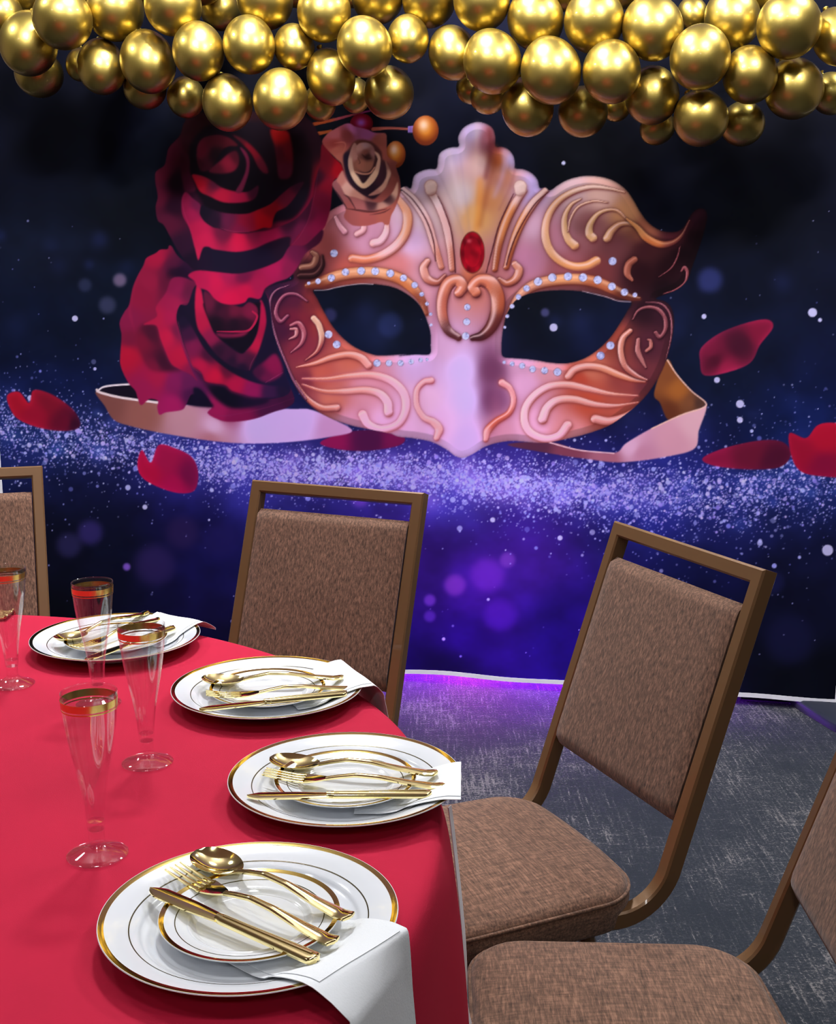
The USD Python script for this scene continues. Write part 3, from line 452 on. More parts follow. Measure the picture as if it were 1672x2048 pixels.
stroke('A', [(1008, 1206), (1056, 1164), (1070, 1112), (1044, 1066), (1008, 1076)], [3, 10, 12, 11, 8], (150, 74, 84), clip=MK, dark=(54, 16, 36), light=(226, 170, 170))
stroke('A', [(1000, 1142), (1030, 1126), (1032, 1096), (1006, 1094)], [4, 9, 9, 6], (170, 100, 100), clip=MK, dark=(50, 14, 34), light=(240, 200, 196))
stroke('A', [(1086, 962), (1032, 928), (980, 932), (946, 972), (936, 1022), (958, 1058), (990, 1032)], [3, 7, 9, 9, 9, 10, 9], (120, 56, 76), clip=MK, dark=(40, 12, 32), light=(214, 150, 156))
stroke('A', [(1000, 884), (936, 910), (908, 960), (912, 1040), (942, 1150), (986, 1260), (1022, 1342), (1080, 1430)], [2, 5, 6, 6, 5, 5, 6, 3], (120, 70, 90), clip=MK, dark=(36, 14, 34), light=(196, 140, 156))
# left brow scrolls
LBc = [(1550, 580, 216, 150, 110), (1350, 760, 206, 120, 84), (1440, 660, 226, 186, 190)]
stroke('A', [(1520, 470), (1562, 540), (1558, 620), (1518, 688), (1450, 738), (1370, 762), (1300, 756)], [14, 22, 23, 23, 22, 21, 20], LBc, clip=MK, dark=(130, 64, 54))
stroke('A', [(1466, 570), (1462, 630), (1436, 672), (1402, 684)], [8, 16, 19, 20], LBc, clip=MK, dark=(140, 80, 84)); stroke('A', [(1356, 590), (1352, 622), (1324, 640)], [12, 15, 15], (214, 160, 160), clip=MK, dark=(130, 72, 76)); stroke('A', [(1220, 560), (1240, 600), (1264, 630)], [8, 12, 14], (200, 140, 150), clip=MK, dark=(110, 60, 66))
stroke('A', [(1060, 800), (1110, 790), (1128, 750), (1108, 726)], [16, 18, 16, 9], (120, 76, 60), clip=MK, dark=(36, 16, 20), light=(190, 150, 120)); stroke('A', [(1050, 838), (1120, 832), (1156, 790), (1158, 744)], [14, 15, 12, 5], (44, 22, 24), clip=MK, dark=(24, 10, 14), light=(150, 100, 90), gloss=0.5)
for fr, l in (('A', [(1093, 875, 8), (1137, 866, 13), (1200, 850, 17), (1268, 822, 17), (1343, 816, 18), (1410, 818, 18), (1482, 828, 18), (1545, 850, 16), (1598, 884, 15), (1632, 928, 11), (1657, 973, 9), (1213, 732, 18), (1187, 1120, 18), (1226, 1168, 18), (1419, 1257, 17), (1476, 1257, 15), (1532, 1257, 14), (1582, 1250, 12), (1628, 1242, 10), (1658, 1240, 7)]),
              ('B', [(177, 927, 8), (194, 975, 8), (196, 1027, 7), (560, 985, 9), (583, 938, 11), (613, 893, 13), (652, 852, 15), (707, 820, 19), (775, 800, 19), (850, 795, 19), (922, 800, 19), (992, 812, 19), (1060, 843, 18), (1120, 870, 17), (1170, 883, 11), (548, 1038, 7), (1063, 722, 19), (1053, 1125, 19), (1006, 1174, 19), (545, 1205, 8), (583, 1213, 11), (631, 1222, 14), (681, 1238, 15), (738, 1245, 16), (800, 1252, 18), (369, 942, 15), (366, 1012, 16), (361, 1080, 17)])):
    for x, y, r in l: q = tp(fr, [(x, y)])[0]; gem(q[0], q[1], r / 2.3886)
line('A', [(1120, 910), (1180, 906), (1240, 892), (1330, 879), (1400, 880)], [2, 2.5, 2], (206, 190, 190), alpha=0.7); line('B', [(920, 866), (1030, 892), (1090, 912), (1150, 916)], [2, 2.5, 2], (206, 180, 180), alpha=0.7)
# oval red stone
b = window(np.array([[918, 462], [972, 548]]), 2); X, Y = (GX[b[0]:b[1], b[2]:b[3]] - 944.5) / 23.5, (GY[b[0]:b[1], b[2]:b[3]] - 505) / 40
r = np.hypot(X, Y); fac = noise(np.stack([X * 2.6 + Y, Y * 3.0 - X, 0 * X], -1), 4); c = np.array((96, 6, 20.0)) + (np.array((196, 18, 40.0)) - (96, 6, 20)) * np.clip(0.25 + 0.8 * fac - 0.25 * (r > 0.72), 0, 1)[..., None]
put(b, np.clip((1.06 - r) * 24 / PST + 0.5, 0, 1), np.broadcast_to(np.array((110, 52, 40.0)), X.shape + (3,))); put(b, np.clip((1 - r) * 23 / PST + 0.5, 0, 1), c); soft(938, 482, 5, 4, (226, 120, 120), 0.6)

# lower red rose
fill('S', [(470, 50), (440, 75), (380, 80), (340, 110), (265, 150), (240, 210), (190, 300), (150, 400), (120, 540), (80, 600), (40, 690), (55, 800), (45, 960), (50, 1060), (110, 1190), (170, 1260), (190, 1320), (220, 1380), (290, 1330), (360, 1345), (355, 1400), (375, 1460), (430, 1440), (560, 1420), (600, 1370), (650, 1290), (760, 1380), (810, 1400), (775, 1445), (840, 1490), (950, 1520), (1150, 1500), (1320, 1440), (1440, 1400), (1500, 1330), (1430, 1150), (1380, 1000), (1310, 800), (1270, 600), (1230, 420), (620, 200)],
     [(350, 150, 160, 26, 60), (220, 450, 130, 24, 55), (300, 350, 140, 28, 60), (100, 680, 122, 26, 62), (100, 950, 166, 22, 50), (120, 830, 110, 24, 52), (350, 1150, 150, 24, 62), (250, 1250, 140, 26, 70), (500, 1200, 118, 26, 76), (480, 1380, 150, 26, 84), (430, 350, 96, 24, 52), (560, 270, 34, 16, 40), (480, 220, 80, 24, 52), (1000, 1480, 118, 20, 66), (850, 1440, 140, 24, 74), (1350, 1400, 66, 20, 56), (620, 1200, 90, 26, 70), (1420, 1330, 56, 18, 48), (640, 1290, 66, 20, 60)], 0.8, curve=True)
fill('S', [(265, 155), (242, 215), (200, 310), (160, 420), (132, 560), (150, 690), (176, 800), (150, 720), (120, 620), (130, 520), (160, 390), (215, 270)], (150, 34, 66), 2.0, alpha=0.5)
fill('S', [(440, 260), (520, 230), (600, 260), (620, 310), (540, 305), (470, 325), (420, 420), (350, 540), (400, 420)], [(560, 270, 30, 14, 34), (420, 420, 90, 22, 48)], 4, alpha=0.9)
fill('S', [(220, 715), (300, 700), (350, 725), (378, 830), (418, 930), (478, 1040), (560, 1085), (420, 1100), (290, 1080), (220, 960), (176, 820)], [(310, 780, 66, 20, 40), (400, 1020, 54, 18, 38), (230, 850, 112, 22, 48), (330, 1060, 110, 22, 50)], 3.5)
fill('S', [(470, 330), (540, 308), (620, 330), (690, 370), (660, 500), (560, 540), (522, 600), (515, 700), (560, 880), (640, 1080), (690, 1180), (640, 1130), (540, 1080), (470, 1030), (420, 920), (380, 820), (346, 715), (240, 705), (350, 640), (345, 560), (425, 440)], [(520, 400, 125, 25, 65), (450, 650, 150, 25, 65), (440, 800, 172, 25, 60), (560, 980, 162, 22, 55), (620, 430, 84, 22, 50), (650, 1080, 120, 22, 60), (520, 760, 100, 24, 56), (360, 660, 158, 26, 60), (480, 540, 140, 26, 64)], 1.0)
fill('S', [(515, 640), (545, 545), (610, 535), (690, 370), (900, 420), (1240, 420), (1330, 800), (1420, 1120), (1460, 1270), (1300, 1330), (1150, 1315), (1060, 1292), (970, 1262), (920, 1218), (830, 1202), (750, 1184), (716, 1110), (650, 1060), (606, 960), (566, 850), (535, 740)], [(700, 600, 22, 16, 34), (900, 1000, 20, 16, 34), (1300, 1000, 24, 18, 40), (1350, 1200, 26, 20, 48)], 0.8, curve=True)
fill('S', [(545, 740), (570, 850), (610, 960), (652, 1060), (718, 1110), (752, 1182), (830, 1202), (920, 1217), (970, 1262), (1060, 1292), (1150, 1316), (1290, 1322), (1440, 1290), (1420, 1230), (1300, 1216), (1180, 1196), (1050, 1146), (930, 1076), (820, 986), (740, 896), (686, 800), (630, 700), (580, 640), (535, 660)],
     [(620, 780, 54, 20, 48), (660, 900, 108, 24, 62), (720, 1050, 165, 22, 60), (850, 1130, 178, 20, 55), (1000, 1210, 160, 20, 60), (1150, 1260, 132, 22, 76), (1300, 1270, 52, 24, 60), (1400, 1260, 30, 20, 46), (580, 680, 26, 18, 38), (780, 960, 60, 18, 44), (930, 1090, 80, 18, 44)], 1.2)
fill('S', [(650, 1064), (718, 1114), (752, 1186), (830, 1206), (920, 1221), (970, 1266), (1060, 1296), (1150, 1320), (1290, 1332), (1240, 1372), (1100, 1404), (960, 1400), (850, 1330), (760, 1220)], [(900, 1300, 15, 12, 28), (1200, 1350, 26, 16, 40), (700, 1140, 50, 18, 46)], 3)
fill('S', [(660, 1235), (720, 1250), (800, 1350), (812, 1398), (620, 1376), (655, 1295)], (18, 13, 34), 2)
fill('S', [(690, 370), (722, 420), (742, 520), (772, 620), (812, 730), (842, 790), (920, 862), (1000, 922), (1060, 950), (1100, 920), (1150, 860), (1192, 760), (1210, 620), (1215, 500), (1250, 560), (1265, 680), (1242, 800), (1200, 930), (1152, 1040), (1122, 1090), (1040, 1080), (940, 1035), (840, 950), (760, 840), (694, 740), (670, 600), (672, 450)],
     [(700, 500, 165, 25, 60), (720, 700, 150, 22, 55), (800, 820, 120, 24, 60), (870, 930, 40, 18, 38), (940, 960, 56, 20, 44), (1050, 1000, 80, 24, 52), (1180, 880, 170, 25, 60), (1230, 650, 160, 22, 62), (1240, 780, 150, 22, 58), (1130, 1010, 66, 22, 48), (1060, 1060, 26, 18, 40), (980, 1010, 34, 18, 40)], 1.2)
fill('S', [(740, 530), (860, 560), (1000, 570), (1200, 520), (1214, 560), (1194, 740), (1150, 850), (1096, 914), (1060, 944), (1000, 910), (900, 840), (832, 772), (790, 680)], (17, 12, 24), 1.5)
fill('S', [(745, 430), (830, 480), (900, 530), (1000, 545), (1060, 560), (1120, 520), (1185, 560), (1190, 640), (1120, 755), (1000, 768), (850, 762), (810, 720), (760, 590)], [(800, 540, 84, 22, 46), (900, 600, 60, 18, 38), (1000, 600, 92, 22, 46), (1000, 700, 28, 14, 28), (850, 690, 22, 12, 24), (1120, 620, 112, 24, 55), (870, 560, 40, 16, 32), (1090, 690, 40, 16, 32)], 1.2)
line('S', [(1150, 596), (1188, 645), (1122, 752), (1000, 766), (852, 764)], [6, 9, 9, 7, 3], (165, 30, 66)); fill('S', [(845, 778), (1000, 782), (1112, 764), (1060, 806), (900, 816)], [(900, 795, 100, 24, 54), (1060, 790, 120, 26, 58)], 2)
fill('S', [(1150, 1105), (1250, 1012), (1345, 955), (1400, 1112), (1262, 1190)], [(1320, 1050, 125, 22, 66), (1200, 1120, 62, 20, 50), (1250, 1160, 96, 22, 60)], 2.5)
line('S', [(1260, 1190), (1330, 1150), (1400, 1108)], [1, 3, 1], (150, 60, 100), alpha=0.7); line('S', [(1122, 1090), (1140, 1030), (1190, 940)], [1, 3, 1], (120, 50, 80), alpha=0.7); line('S', [(530, 680), (565, 850), (610, 965), (655, 1065), (720, 1115)], [1, 3, 3, 1], (140, 50, 80), alpha=0.6)
line('S', [(775, 1445), (900, 1470), (1100, 1440), (1300, 1390), (1500, 1320)], [2, 4, 4, 3, 1], (120, 40, 80), alpha=0.4)

# upper red rose
fill('R', [(400, -20), (290, 60), (250, 170), (160, 270), (140, 340), (120, 420), (50, 475), (45, 560), (65, 680), (48, 770), (65, 880), (115, 920), (170, 1020), (230, 1130), (320, 1250), (400, 1310), (560, 1320), (720, 1330), (1000, 1300), (1180, 1200), (1300, 1100), (1440, 960), (1480, 880), (1510, 760), (1520, 620), (1540, 540), (1610, 510), (1600, 420), (1530, 350), (1480, 290), (1440, 220), (1400, 140), (1330, 40), (1180, -20)],
     [(100, 500, 78, 18, 36), (80, 700, 84, 20, 42), (220, 560, 26, 10, 24), (200, 760, 40, 14, 32), (150, 900, 84, 24, 48), (270, 1100, 44, 20, 40), (200, 300, 62, 14, 30), (350, 100, 36, 10, 16), (330, 250, 40, 10, 18), (1560, 440, 130, 10, 24), (1250, 300, 20, 8, 16), (1380, 250, 30, 10, 20), (1430, 800, 116, 18, 48), (600, 60, 34, 12, 16), (1000, 40, 30, 10, 14), (350, 1230, 26, 16, 32)], 0.8, curve=True)
fill('R', [(1440, 240), (1530, 350), (1600, 420), (1612, 510), (1540, 540), (1520, 640), (1500, 780), (1462, 920), (1400, 1000), (1300, 1084), (1190, 1092), (1280, 960), (1340, 760), (1380, 560), (1420, 400)], [(1570, 450, 142, 10, 24), (1440, 700, 98, 16, 42), (1400, 900, 130, 22, 62), (1250, 1050, 104, 22, 52), (1390, 520, 44, 12, 28), (1480, 420, 84, 10, 24), (1480, 600, 120, 16, 36), (1330, 850, 90, 20, 48)], 0.8, curve=True)
fill('R', [(330, 280), (330, 480), (370, 610), (430, 720), (500, 900), (700, 965), (900, 965), (1040, 900), (1200, 860), (1320, 700), (1350, 500), (1330, 280), (1230, 90), (900, 50), (520, 80), (390, 170)], [(700, 600, 14, 8, 16), (1250, 400, 20, 8, 16), (1200, 800, 22, 14, 26)], 3)
fill('R', [(265, 700), (300, 640), (350, 690), (420, 750), (425, 830), (470, 900), (580, 950), (760, 990), (900, 975), (1000, 960), (1200, 880), (1310, 770), (1360, 690), (1310, 900), (1220, 1030), (1180, 1080), (1160, 1012), (1000, 1062), (870, 1120), (730, 1146), (580, 1132), (524, 1122), (490, 1104), (450, 1110), (430, 1150), (405, 1216), (372, 1100), (330, 950), (270, 830)],
     [(280, 760, 122, 22, 56), (400, 950, 158, 24, 62), (750, 1040, 184, 24, 62), (1000, 1010, 144, 22, 62), (1250, 950, 96, 24, 56), (450, 1040, 168, 26, 64), (620, 975, 88, 20, 46), (350, 820, 140, 24, 64), (390, 760, 90, 24, 54), (1180, 900, 50, 18, 38), (850, 985, 110, 20, 50), (410, 1180, 170, 30, 66), (1290, 800, 60, 18, 40)], 1.0)
fill('R', [(432, 1150), (450, 1108), (490, 1106), (530, 1124), (600, 1136), (730, 1148), (870, 1122), (1000, 1066), (1160, 1016), (1172, 1080), (1140, 1180), (1000, 1255), (850, 1305), (700, 1326), (500, 1306), (380, 1280), (300, 1190), (360, 1230), (405, 1220)], [(600, 1220, 22, 17, 34), (900, 1200, 24, 17, 36), (1130, 1100, 30, 16, 32), (420, 1260, 26, 16, 34)], 1.6)
fill('R', [(418, 800), (440, 755), (520, 790), (640, 820), (800, 826), (900, 792), (1010, 742), (1100, 662), (1190, 592), (1285, 560), (1230, 660), (1150, 760), (1062, 810), (1032, 870), (1012, 940), (950, 944), (870, 970), (760, 984), (650, 970), (590, 946), (530, 940), (460, 892), (422, 840)], [(450, 820, 20, 14, 26), (540, 880, 30, 16, 32), (650, 880, 84, 24, 52), (800, 900, 124, 16, 42), (950, 880, 170, 14, 28), (1000, 800, 126, 14, 26), (1150, 680, 84, 16, 36), (1250, 590, 46, 14, 30), (760, 960, 110, 22, 56)], 1.0)
fill('R', [(350, 500), (430, 508), (520, 550), (600, 606), (720, 640), (820, 640), (905, 590), (890, 680), (830, 722), (700, 736), (600, 726), (500, 682), (420, 642), (378, 570)], [(420, 560, 156, 16, 34), (600, 670, 154, 20, 48), (750, 690, 144, 20, 54), (870, 640, 56, 15, 34), (540, 570, 70, 20, 40), (450, 520, 110, 18, 36)], 1.2)
fill('R', [(690, 165), (800, 215), (900, 310), (962, 400), (990, 480), (950, 484), (900, 430), (850, 330), (770, 240)], [(850, 290, 104, 14, 28), (950, 440, 76, 16, 30), (740, 190, 66, 14, 24)], 1.6)
fill('R', [(1010, 120), (1140, 130), (1180, 220), (1196, 340), (1190, 480), (1150, 532), (1080, 522), (1060, 400), (1040, 260)], [(1090, 180, 128, 14, 14), (1150, 300, 90, 14, 26), (1080, 320, 60, 12, 24), (1130, 480, 74, 20, 36)], 2.0)
fill('R', [(250, 300), (325, 350), (335, 480), (385, 620), (300, 645), (272, 560), (255, 440)], [(280, 400, 52, 14, 28), (310, 580, 66, 18, 38)], 2.0)
fill('R', [(390, 340), (400, 250), (450, 190), (560, 165), (660, 190), (735, 255), (660, 262), (600, 300), (540, 400), (490, 462), (430, 470), (400, 420)], [(420, 300, 80, 16, 32), (560, 190, 62, 14, 24), (560, 340, 22, 8, 14), (450, 430, 50, 12, 24), (680, 230, 70, 16, 26)], 1.5)
fill('R', [(490, 470), (590, 380), (660, 320), (720, 300), (745, 360), (735, 430), (690, 475), (600, 490)], [(650, 400, 114, 22, 42), (720, 350, 60, 14, 26), (560, 460, 70, 16, 30)], 1.8)
fill('R', [(750, 268), (805, 310), (832, 380), (828, 470), (802, 560), (765, 645), (716, 640), (762, 556), (800, 460), (800, 370)], (90, 24, 48), 1.2)
fill('R', [(320, 1340), (400, 1300), (560, 1312), (720, 1327), (850, 1306), (1000, 1256), (1100, 1200), (1172, 1096), (1300, 1084), (1440, 960), (1424, 1060), (1300, 1160), (1236, 1270), (1160, 1360), (1050, 1400), (965, 1450), (920, 1535), (830, 1527), (790, 1568), (700, 1587), (610, 1577), (540, 1537), (480, 1470), (400, 1440), (372, 1390)],
     [(550, 1400, 168, 22, 62), (800, 1470, 176, 20, 62), (700, 1540, 180, 20, 62), (1050, 1290, 154, 24, 72), (780, 1350, 96, 20, 54), (1250, 1150, 90, 22, 55), (450, 1400, 150, 22, 62), (1150, 1300, 118, 26, 62), (900, 1420, 150, 24, 66), (650, 1335, 140, 24, 64), (1350, 1080, 60, 18, 40)], 1.0, curve=True)
line('R', [(300, 650), (270, 720), (290, 820), (340, 960), (372, 1100)], [1, 3, 3, 1], (160, 50, 90), alpha=0.35); line('R', [(1190, 1085), (1260, 1000), (1330, 860), (1370, 700), (1400, 500)], [1, 3, 3, 2, 1], (120, 44, 76), alpha=0.5); line('R', [(590, 946), (700, 975), (830, 975)], [1, 3, 1], (170, 60, 90), alpha=0.5)

# small bronze rose
fill('T', [(150, 430), (200, 340), (280, 280), (460, 195), (560, 235), (700, 270), (800, 310), (930, 320), (950, 400), (962, 600), (1080, 680), (1062, 730), (1110, 880), (1120, 1050), (1060, 1230), (1005, 1340), (978, 1445), (930, 1452), (880, 1420), (720, 1462), (540, 1462), (440, 1390), (418, 1340), (440, 1250), (350, 1090), (275, 960), (320, 890), (412, 830), (390, 700), (330, 640), (240, 550)],
     [(300, 330, 136, 70, 74), (550, 260, 150, 84, 128), (720, 310, 150, 84, 134), (300, 450, 116, 46, 42), (460, 340, 96, 40, 40), (850, 420, 132, 72, 62), (900, 550, 142, 76, 66), (700, 1400, 156, 82, 74), (500, 1370, 150, 80, 74), (330, 520, 140, 74, 62), (1000, 900, 132, 70, 62), (1060, 800, 112, 60, 54), (950, 1380, 165, 90, 74), (380, 620, 150, 84, 70), (350, 960, 140, 84, 84)], 0.6, curve=True)
fill('T', [(410, 600), (425, 760), (470, 900), (560, 1030), (700, 1110), (800, 1130), (910, 1010), (985, 880), (965, 700), (900, 640), (880, 540), (770, 430), (620, 395), (540, 430), (470, 520)], [(430, 700, 30, 20, 34), (700, 1080, 40, 24, 34), (900, 800, 60, 34, 42), (620, 410, 84, 44, 36), (860, 560, 70, 36, 36)], 1.5)
fill('T', [(400, 780), (430, 860), (500, 960), (620, 1060), (760, 1150), (850, 1180), (720, 1170), (600, 1130), (540, 1110), (440, 1080), (370, 960), (330, 900)], [(450, 980, 194, 148, 132), (600, 1090, 178, 124, 106), (380, 920, 170, 108, 96), (760, 1150, 130, 84, 76)], 0.9)
fill('T', [(515, 1110), (700, 1160), (880, 1170), (1020, 1050), (1085, 920), (1085, 1080), (1015, 1195), (880, 1255), (700, 1285), (570, 1252)], [(620, 1225, 156, 92, 86), (900, 1215, 190, 142, 120), (1060, 1020, 198, 154, 128), (760, 1180, 76, 44, 48), (940, 1130, 70, 42, 46)], 0.9)
line('T', [(440, 1250), (600, 1272), (760, 1292), (950, 1256)], [4, 12, 12, 3], (74, 38, 38), alpha=0.8); line('T', [(270, 980), (360, 1100), (450, 1240)], [3, 12, 6], (60, 34, 44), alpha=0.8); line('T', [(420, 1080), (480, 1120), (560, 1250)], [3, 10, 5], (66, 36, 40), alpha=0.8); line('T', [(740, 1330), (900, 1300), (1000, 1250)], [3, 10, 3], (84, 42, 42), alpha=0.7)
fill('T', [(930, 650), (1000, 800), (975, 900), (930, 1000), (850, 1070), (720, 1092), (800, 1030), (900, 940), (950, 820)], [(960, 850, 196, 154, 130), (900, 980, 190, 144, 120), (800, 1060, 164, 114, 98), (950, 700, 140, 96, 84)], 0.9)
fill('T', [(545, 440), (492, 560), (470, 680), (490, 800), (560, 930), (660, 1003), (760, 950), (842, 830), (872, 680), (862, 590), (800, 540), (700, 500), (600, 480)], [(490, 700, 168, 134, 114), (560, 890, 206, 172, 142), (660, 985, 212, 174, 138), (780, 880, 204, 166, 134), (855, 680, 176, 136, 114), (520, 540, 140, 100, 90)], 0.7)
fill('T', [(535, 500), (520, 620), (545, 780), (600, 862), (660, 938), (740, 850), (802, 760), (832, 640), (800, 570), (680, 500)], [(600, 700, 118, 72, 58), (670, 890, 46, 28, 34), (560, 600, 146, 100, 90), (800, 640, 60, 34, 34)], 0.9)
fill('T', [(570, 520), (600, 450), (690, 432), (770, 470), (802, 540), (800, 640), (760, 760), (680, 802), (600, 762), (560, 700), (592, 620)], [(680, 465, 156, 122, 122), (620, 490, 156, 112, 102), (690, 560, 110, 62, 52), (710, 600, 44, 22, 22), (650, 700, 130, 80, 64), (740, 720, 126, 80, 64), (780, 560, 130, 90, 86)], 0.8)
line('T', [(548, 790), (650, 822), (742, 812), (800, 742)], [6, 9, 9, 7], (172, 118, 96)); line('T', [(590, 620), (620, 680), (600, 700)], [2, 6, 2], (70, 40, 36), alpha=0.7); line('T', [(640, 580), (700, 625), (760, 630)], [3, 8, 4], (40, 20, 20), alpha=0.8); line('T', [(800, 600), (830, 640), (800, 720)], [2, 7, 3], (46, 26, 28), alpha=0.8); line('T', [(300, 440), (400, 430), (440, 460), (410, 560)], [3, 8, 8, 3], (150, 84, 70), alpha=0.7)
art = np.clip(art, 0, 255)
#PAINT>
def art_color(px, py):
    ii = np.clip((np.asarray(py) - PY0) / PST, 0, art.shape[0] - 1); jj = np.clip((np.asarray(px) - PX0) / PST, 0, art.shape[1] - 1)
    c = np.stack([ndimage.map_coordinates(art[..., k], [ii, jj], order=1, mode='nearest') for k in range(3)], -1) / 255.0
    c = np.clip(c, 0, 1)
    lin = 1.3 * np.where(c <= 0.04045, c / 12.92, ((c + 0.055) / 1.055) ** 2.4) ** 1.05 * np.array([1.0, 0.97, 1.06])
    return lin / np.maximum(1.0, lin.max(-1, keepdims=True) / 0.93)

M_print = mat('printed_polyester', {'a': ('attribute', {'attribute': 'art'}), 'w': ('texture_coordinate', {}), 'n': ('noise_texture', {'scale': 700.0, 'detail': 1}),
                                    'b': ('bump', {'strength': 0.08, 'distance': 0.0005}), 'p': ('principled_bsdf', {'roughness': 0.7, 'specular_ior_level': 0.06}),
                                    'tr': ('translucent_bsdf', {}), 'm': ('mix_closure', {'fac': 0.05})},
              [('a.color', 'p.base_color'), ('a.color', 'tr.color'), ('w.object', 'n.vector'), ('n.fac', 'b.height'), ('b.normal', 'p.normal'), ('p.BSDF', 'm.closure1'), ('tr.BSDF', 'm.closure2')], surface='m.closure')
bd = thing('photo_backdrop', 'large printed fabric backdrop with golden masquerade mask, red roses and glitter', 'backdrop', (0, 0, 0))
MSTEP = 0.0026
ss = np.arange(SL, SR + MSTEP, MSTEP); zz = np.concatenate([np.arange(ZB, 1.86, MSTEP), np.arange(1.86, ZT + 0.02, 0.02)])
def fold(s, z):
    s, z = np.asarray(s, float), np.asarray(z, float)
    w = 0.006 * (fbm(np.stack([s * 2.2, z * 0.6, 0 * s], -1), 3, 5) - 0.5) + 0.0035 * np.sin(s * 9 + 2 * np.sin(z * 2.2)) * np.clip(1.2 - z, 0, 1)
    return w
def on_backdrop(s, z, out=0.0):
    s, z = np.asarray(s, float), np.asarray(z, float)
    return BP0 + s[..., None] * BU + z[..., None] * np.array([0, 0, 1.0]) + (fold(s, z) + out)[..., None] * BN
def hem_wave(s): return 0.006 * np.sin(s * 5.0 + 0.5) + 0.004 * np.sin(s * 13.0)
SS, ZZ = np.meshgrid(ss, zz, indexing='ij')
ZZ = ZZ + hem_wave(SS) * np.clip(1 - (ZZ - ZB) / 0.25, 0, 1)
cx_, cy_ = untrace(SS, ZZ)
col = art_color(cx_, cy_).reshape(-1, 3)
n_, m_ = SS.shape
gf = grid_faces(n_, m_)
gm = UsdGeom.Mesh.Define(stage, str(bd.GetPath()) + '/printed_panel')
V_ = on_backdrop(SS, ZZ).reshape(-1, 3)
gm.CreatePointsAttr(Vt.Vec3fArray.FromNumpy(V_.astype(np.float32)))
gm.CreateFaceVertexCountsAttr(Vt.IntArray.FromNumpy(np.full(len(gf), 4, np.int32)))
gm.CreateFaceVertexIndicesAttr(Vt.IntArray.FromNumpy(gf.astype(np.int32).ravel()))
gm.CreateSubdivisionSchemeAttr('none')
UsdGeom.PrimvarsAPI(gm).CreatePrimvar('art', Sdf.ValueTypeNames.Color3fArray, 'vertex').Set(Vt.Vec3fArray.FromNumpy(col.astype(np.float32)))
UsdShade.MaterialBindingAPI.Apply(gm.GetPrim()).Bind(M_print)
hs = np.arange(SL, SR + 0.01, 0.01)
def strip(s_a, z_a, s_b, z_b, out):
    a = on_backdrop(s_a, z_a, out); b = on_backdrop(s_b, z_b, out)
    return slab(np.stack([a, b], 1), 0.0012)
zb_ = ZB + hem_wave(hs)
obj('bottom_hem', strip(hs, zb_ + 0.001, hs, zb_ - 0.0135, 0.0008), M_white_hem, bd)
vz = np.arange(ZB, ZT, 0.02)
obj('side_hem', strip(np.full_like(vz, SL), vz, np.full_like(vz, SL - 0.012), vz, 0.0005), M_white_hem, bd)
obj('side_hem', strip(np.full_like(vz, SR), vz, np.full_like(vz, SR + 0.012), vz, 0.0005), M_white_hem, bd)
# the stand that carries it (hidden behind the cloth and balloons)
st = thing('backdrop_stand', 'black metal stand behind the printed backdrop, hidden by cloth and balloons', 'stand')
def bpt(s, z, out): return (BP0 + s * BU + out * BN + np.array([0, 0, z])).tolist()
obj('crossbar', tube([bpt(SL - 0.05, ZT, -0.02), bpt((SL + SR) / 2, ZT, -0.02), bpt(SR + 0.05, ZT, -0.02)], 0.016, 12), M_dark, st)
for s_ in (SL + 0.10, SR - 0.08):
    obj('upright', tube([bpt(s_, 0.02, -0.06), bpt(s_, 1.2, -0.06), bpt(s_, ZT, -0.045)], 0.014, 10), M_dark, st)
    obj('foot', cat(tube([bpt(s_, 0.02, -0.06), bpt(s_, 0.014, -0.25), bpt(s_, 0.014, -0.42)], 0.012, 8), tube([bpt(s_ - 0.2, 0.014, -0.06), bpt(s_, 0.014, -0.06), bpt(s_ + 0.2, 0.014, -0.06)], 0.012, 8)), M_dark, st)

# LED wash bar behind the cloth
M_led = mat('violet_led', {'e': ('emission', {'color': (0.30, 0.02, 1.0), 'strength': 1300.0})}, surface='e.emission')
M_led2 = mat('pink_led', {'e': ('emission', {'color': (0.75, 0.06, 0.9), 'strength': 1300.0})}, surface='e.emission')
led = thing('led_wash_bar', 'violet glowing light bar on the carpet behind the printed backdrop', 'light')
s_led0, s_led1 = -0.35, 0.95
for k in range(8):
    a, b = s_led0 + (s_led1 - s_led0) * k / 8, s_led0 + (s_led1 - s_led0) * (k + 0.8) / 8
    g = np.array([[bpt(a, 0.030, -0.2495), bpt(b, 0.030, -0.2495)], [bpt(a, 0.052, -0.2495), bpt(b, 0.052, -0.2495)]])
    obj('lens', slab(g, 0.004), M_led2 if k in (3,) else M_led, led)
hb = np.array([[bpt(s_led0 - 0.03, 0.0, -0.256), bpt(s_led1 + 0.03, 0.0, -0.256)], [bpt(s_led0 - 0.03, 0.06, -0.256), bpt(s_led1 + 0.03, 0.06, -0.256)]])
obj('housing', slab(hb, -0.05), M_dark, led)

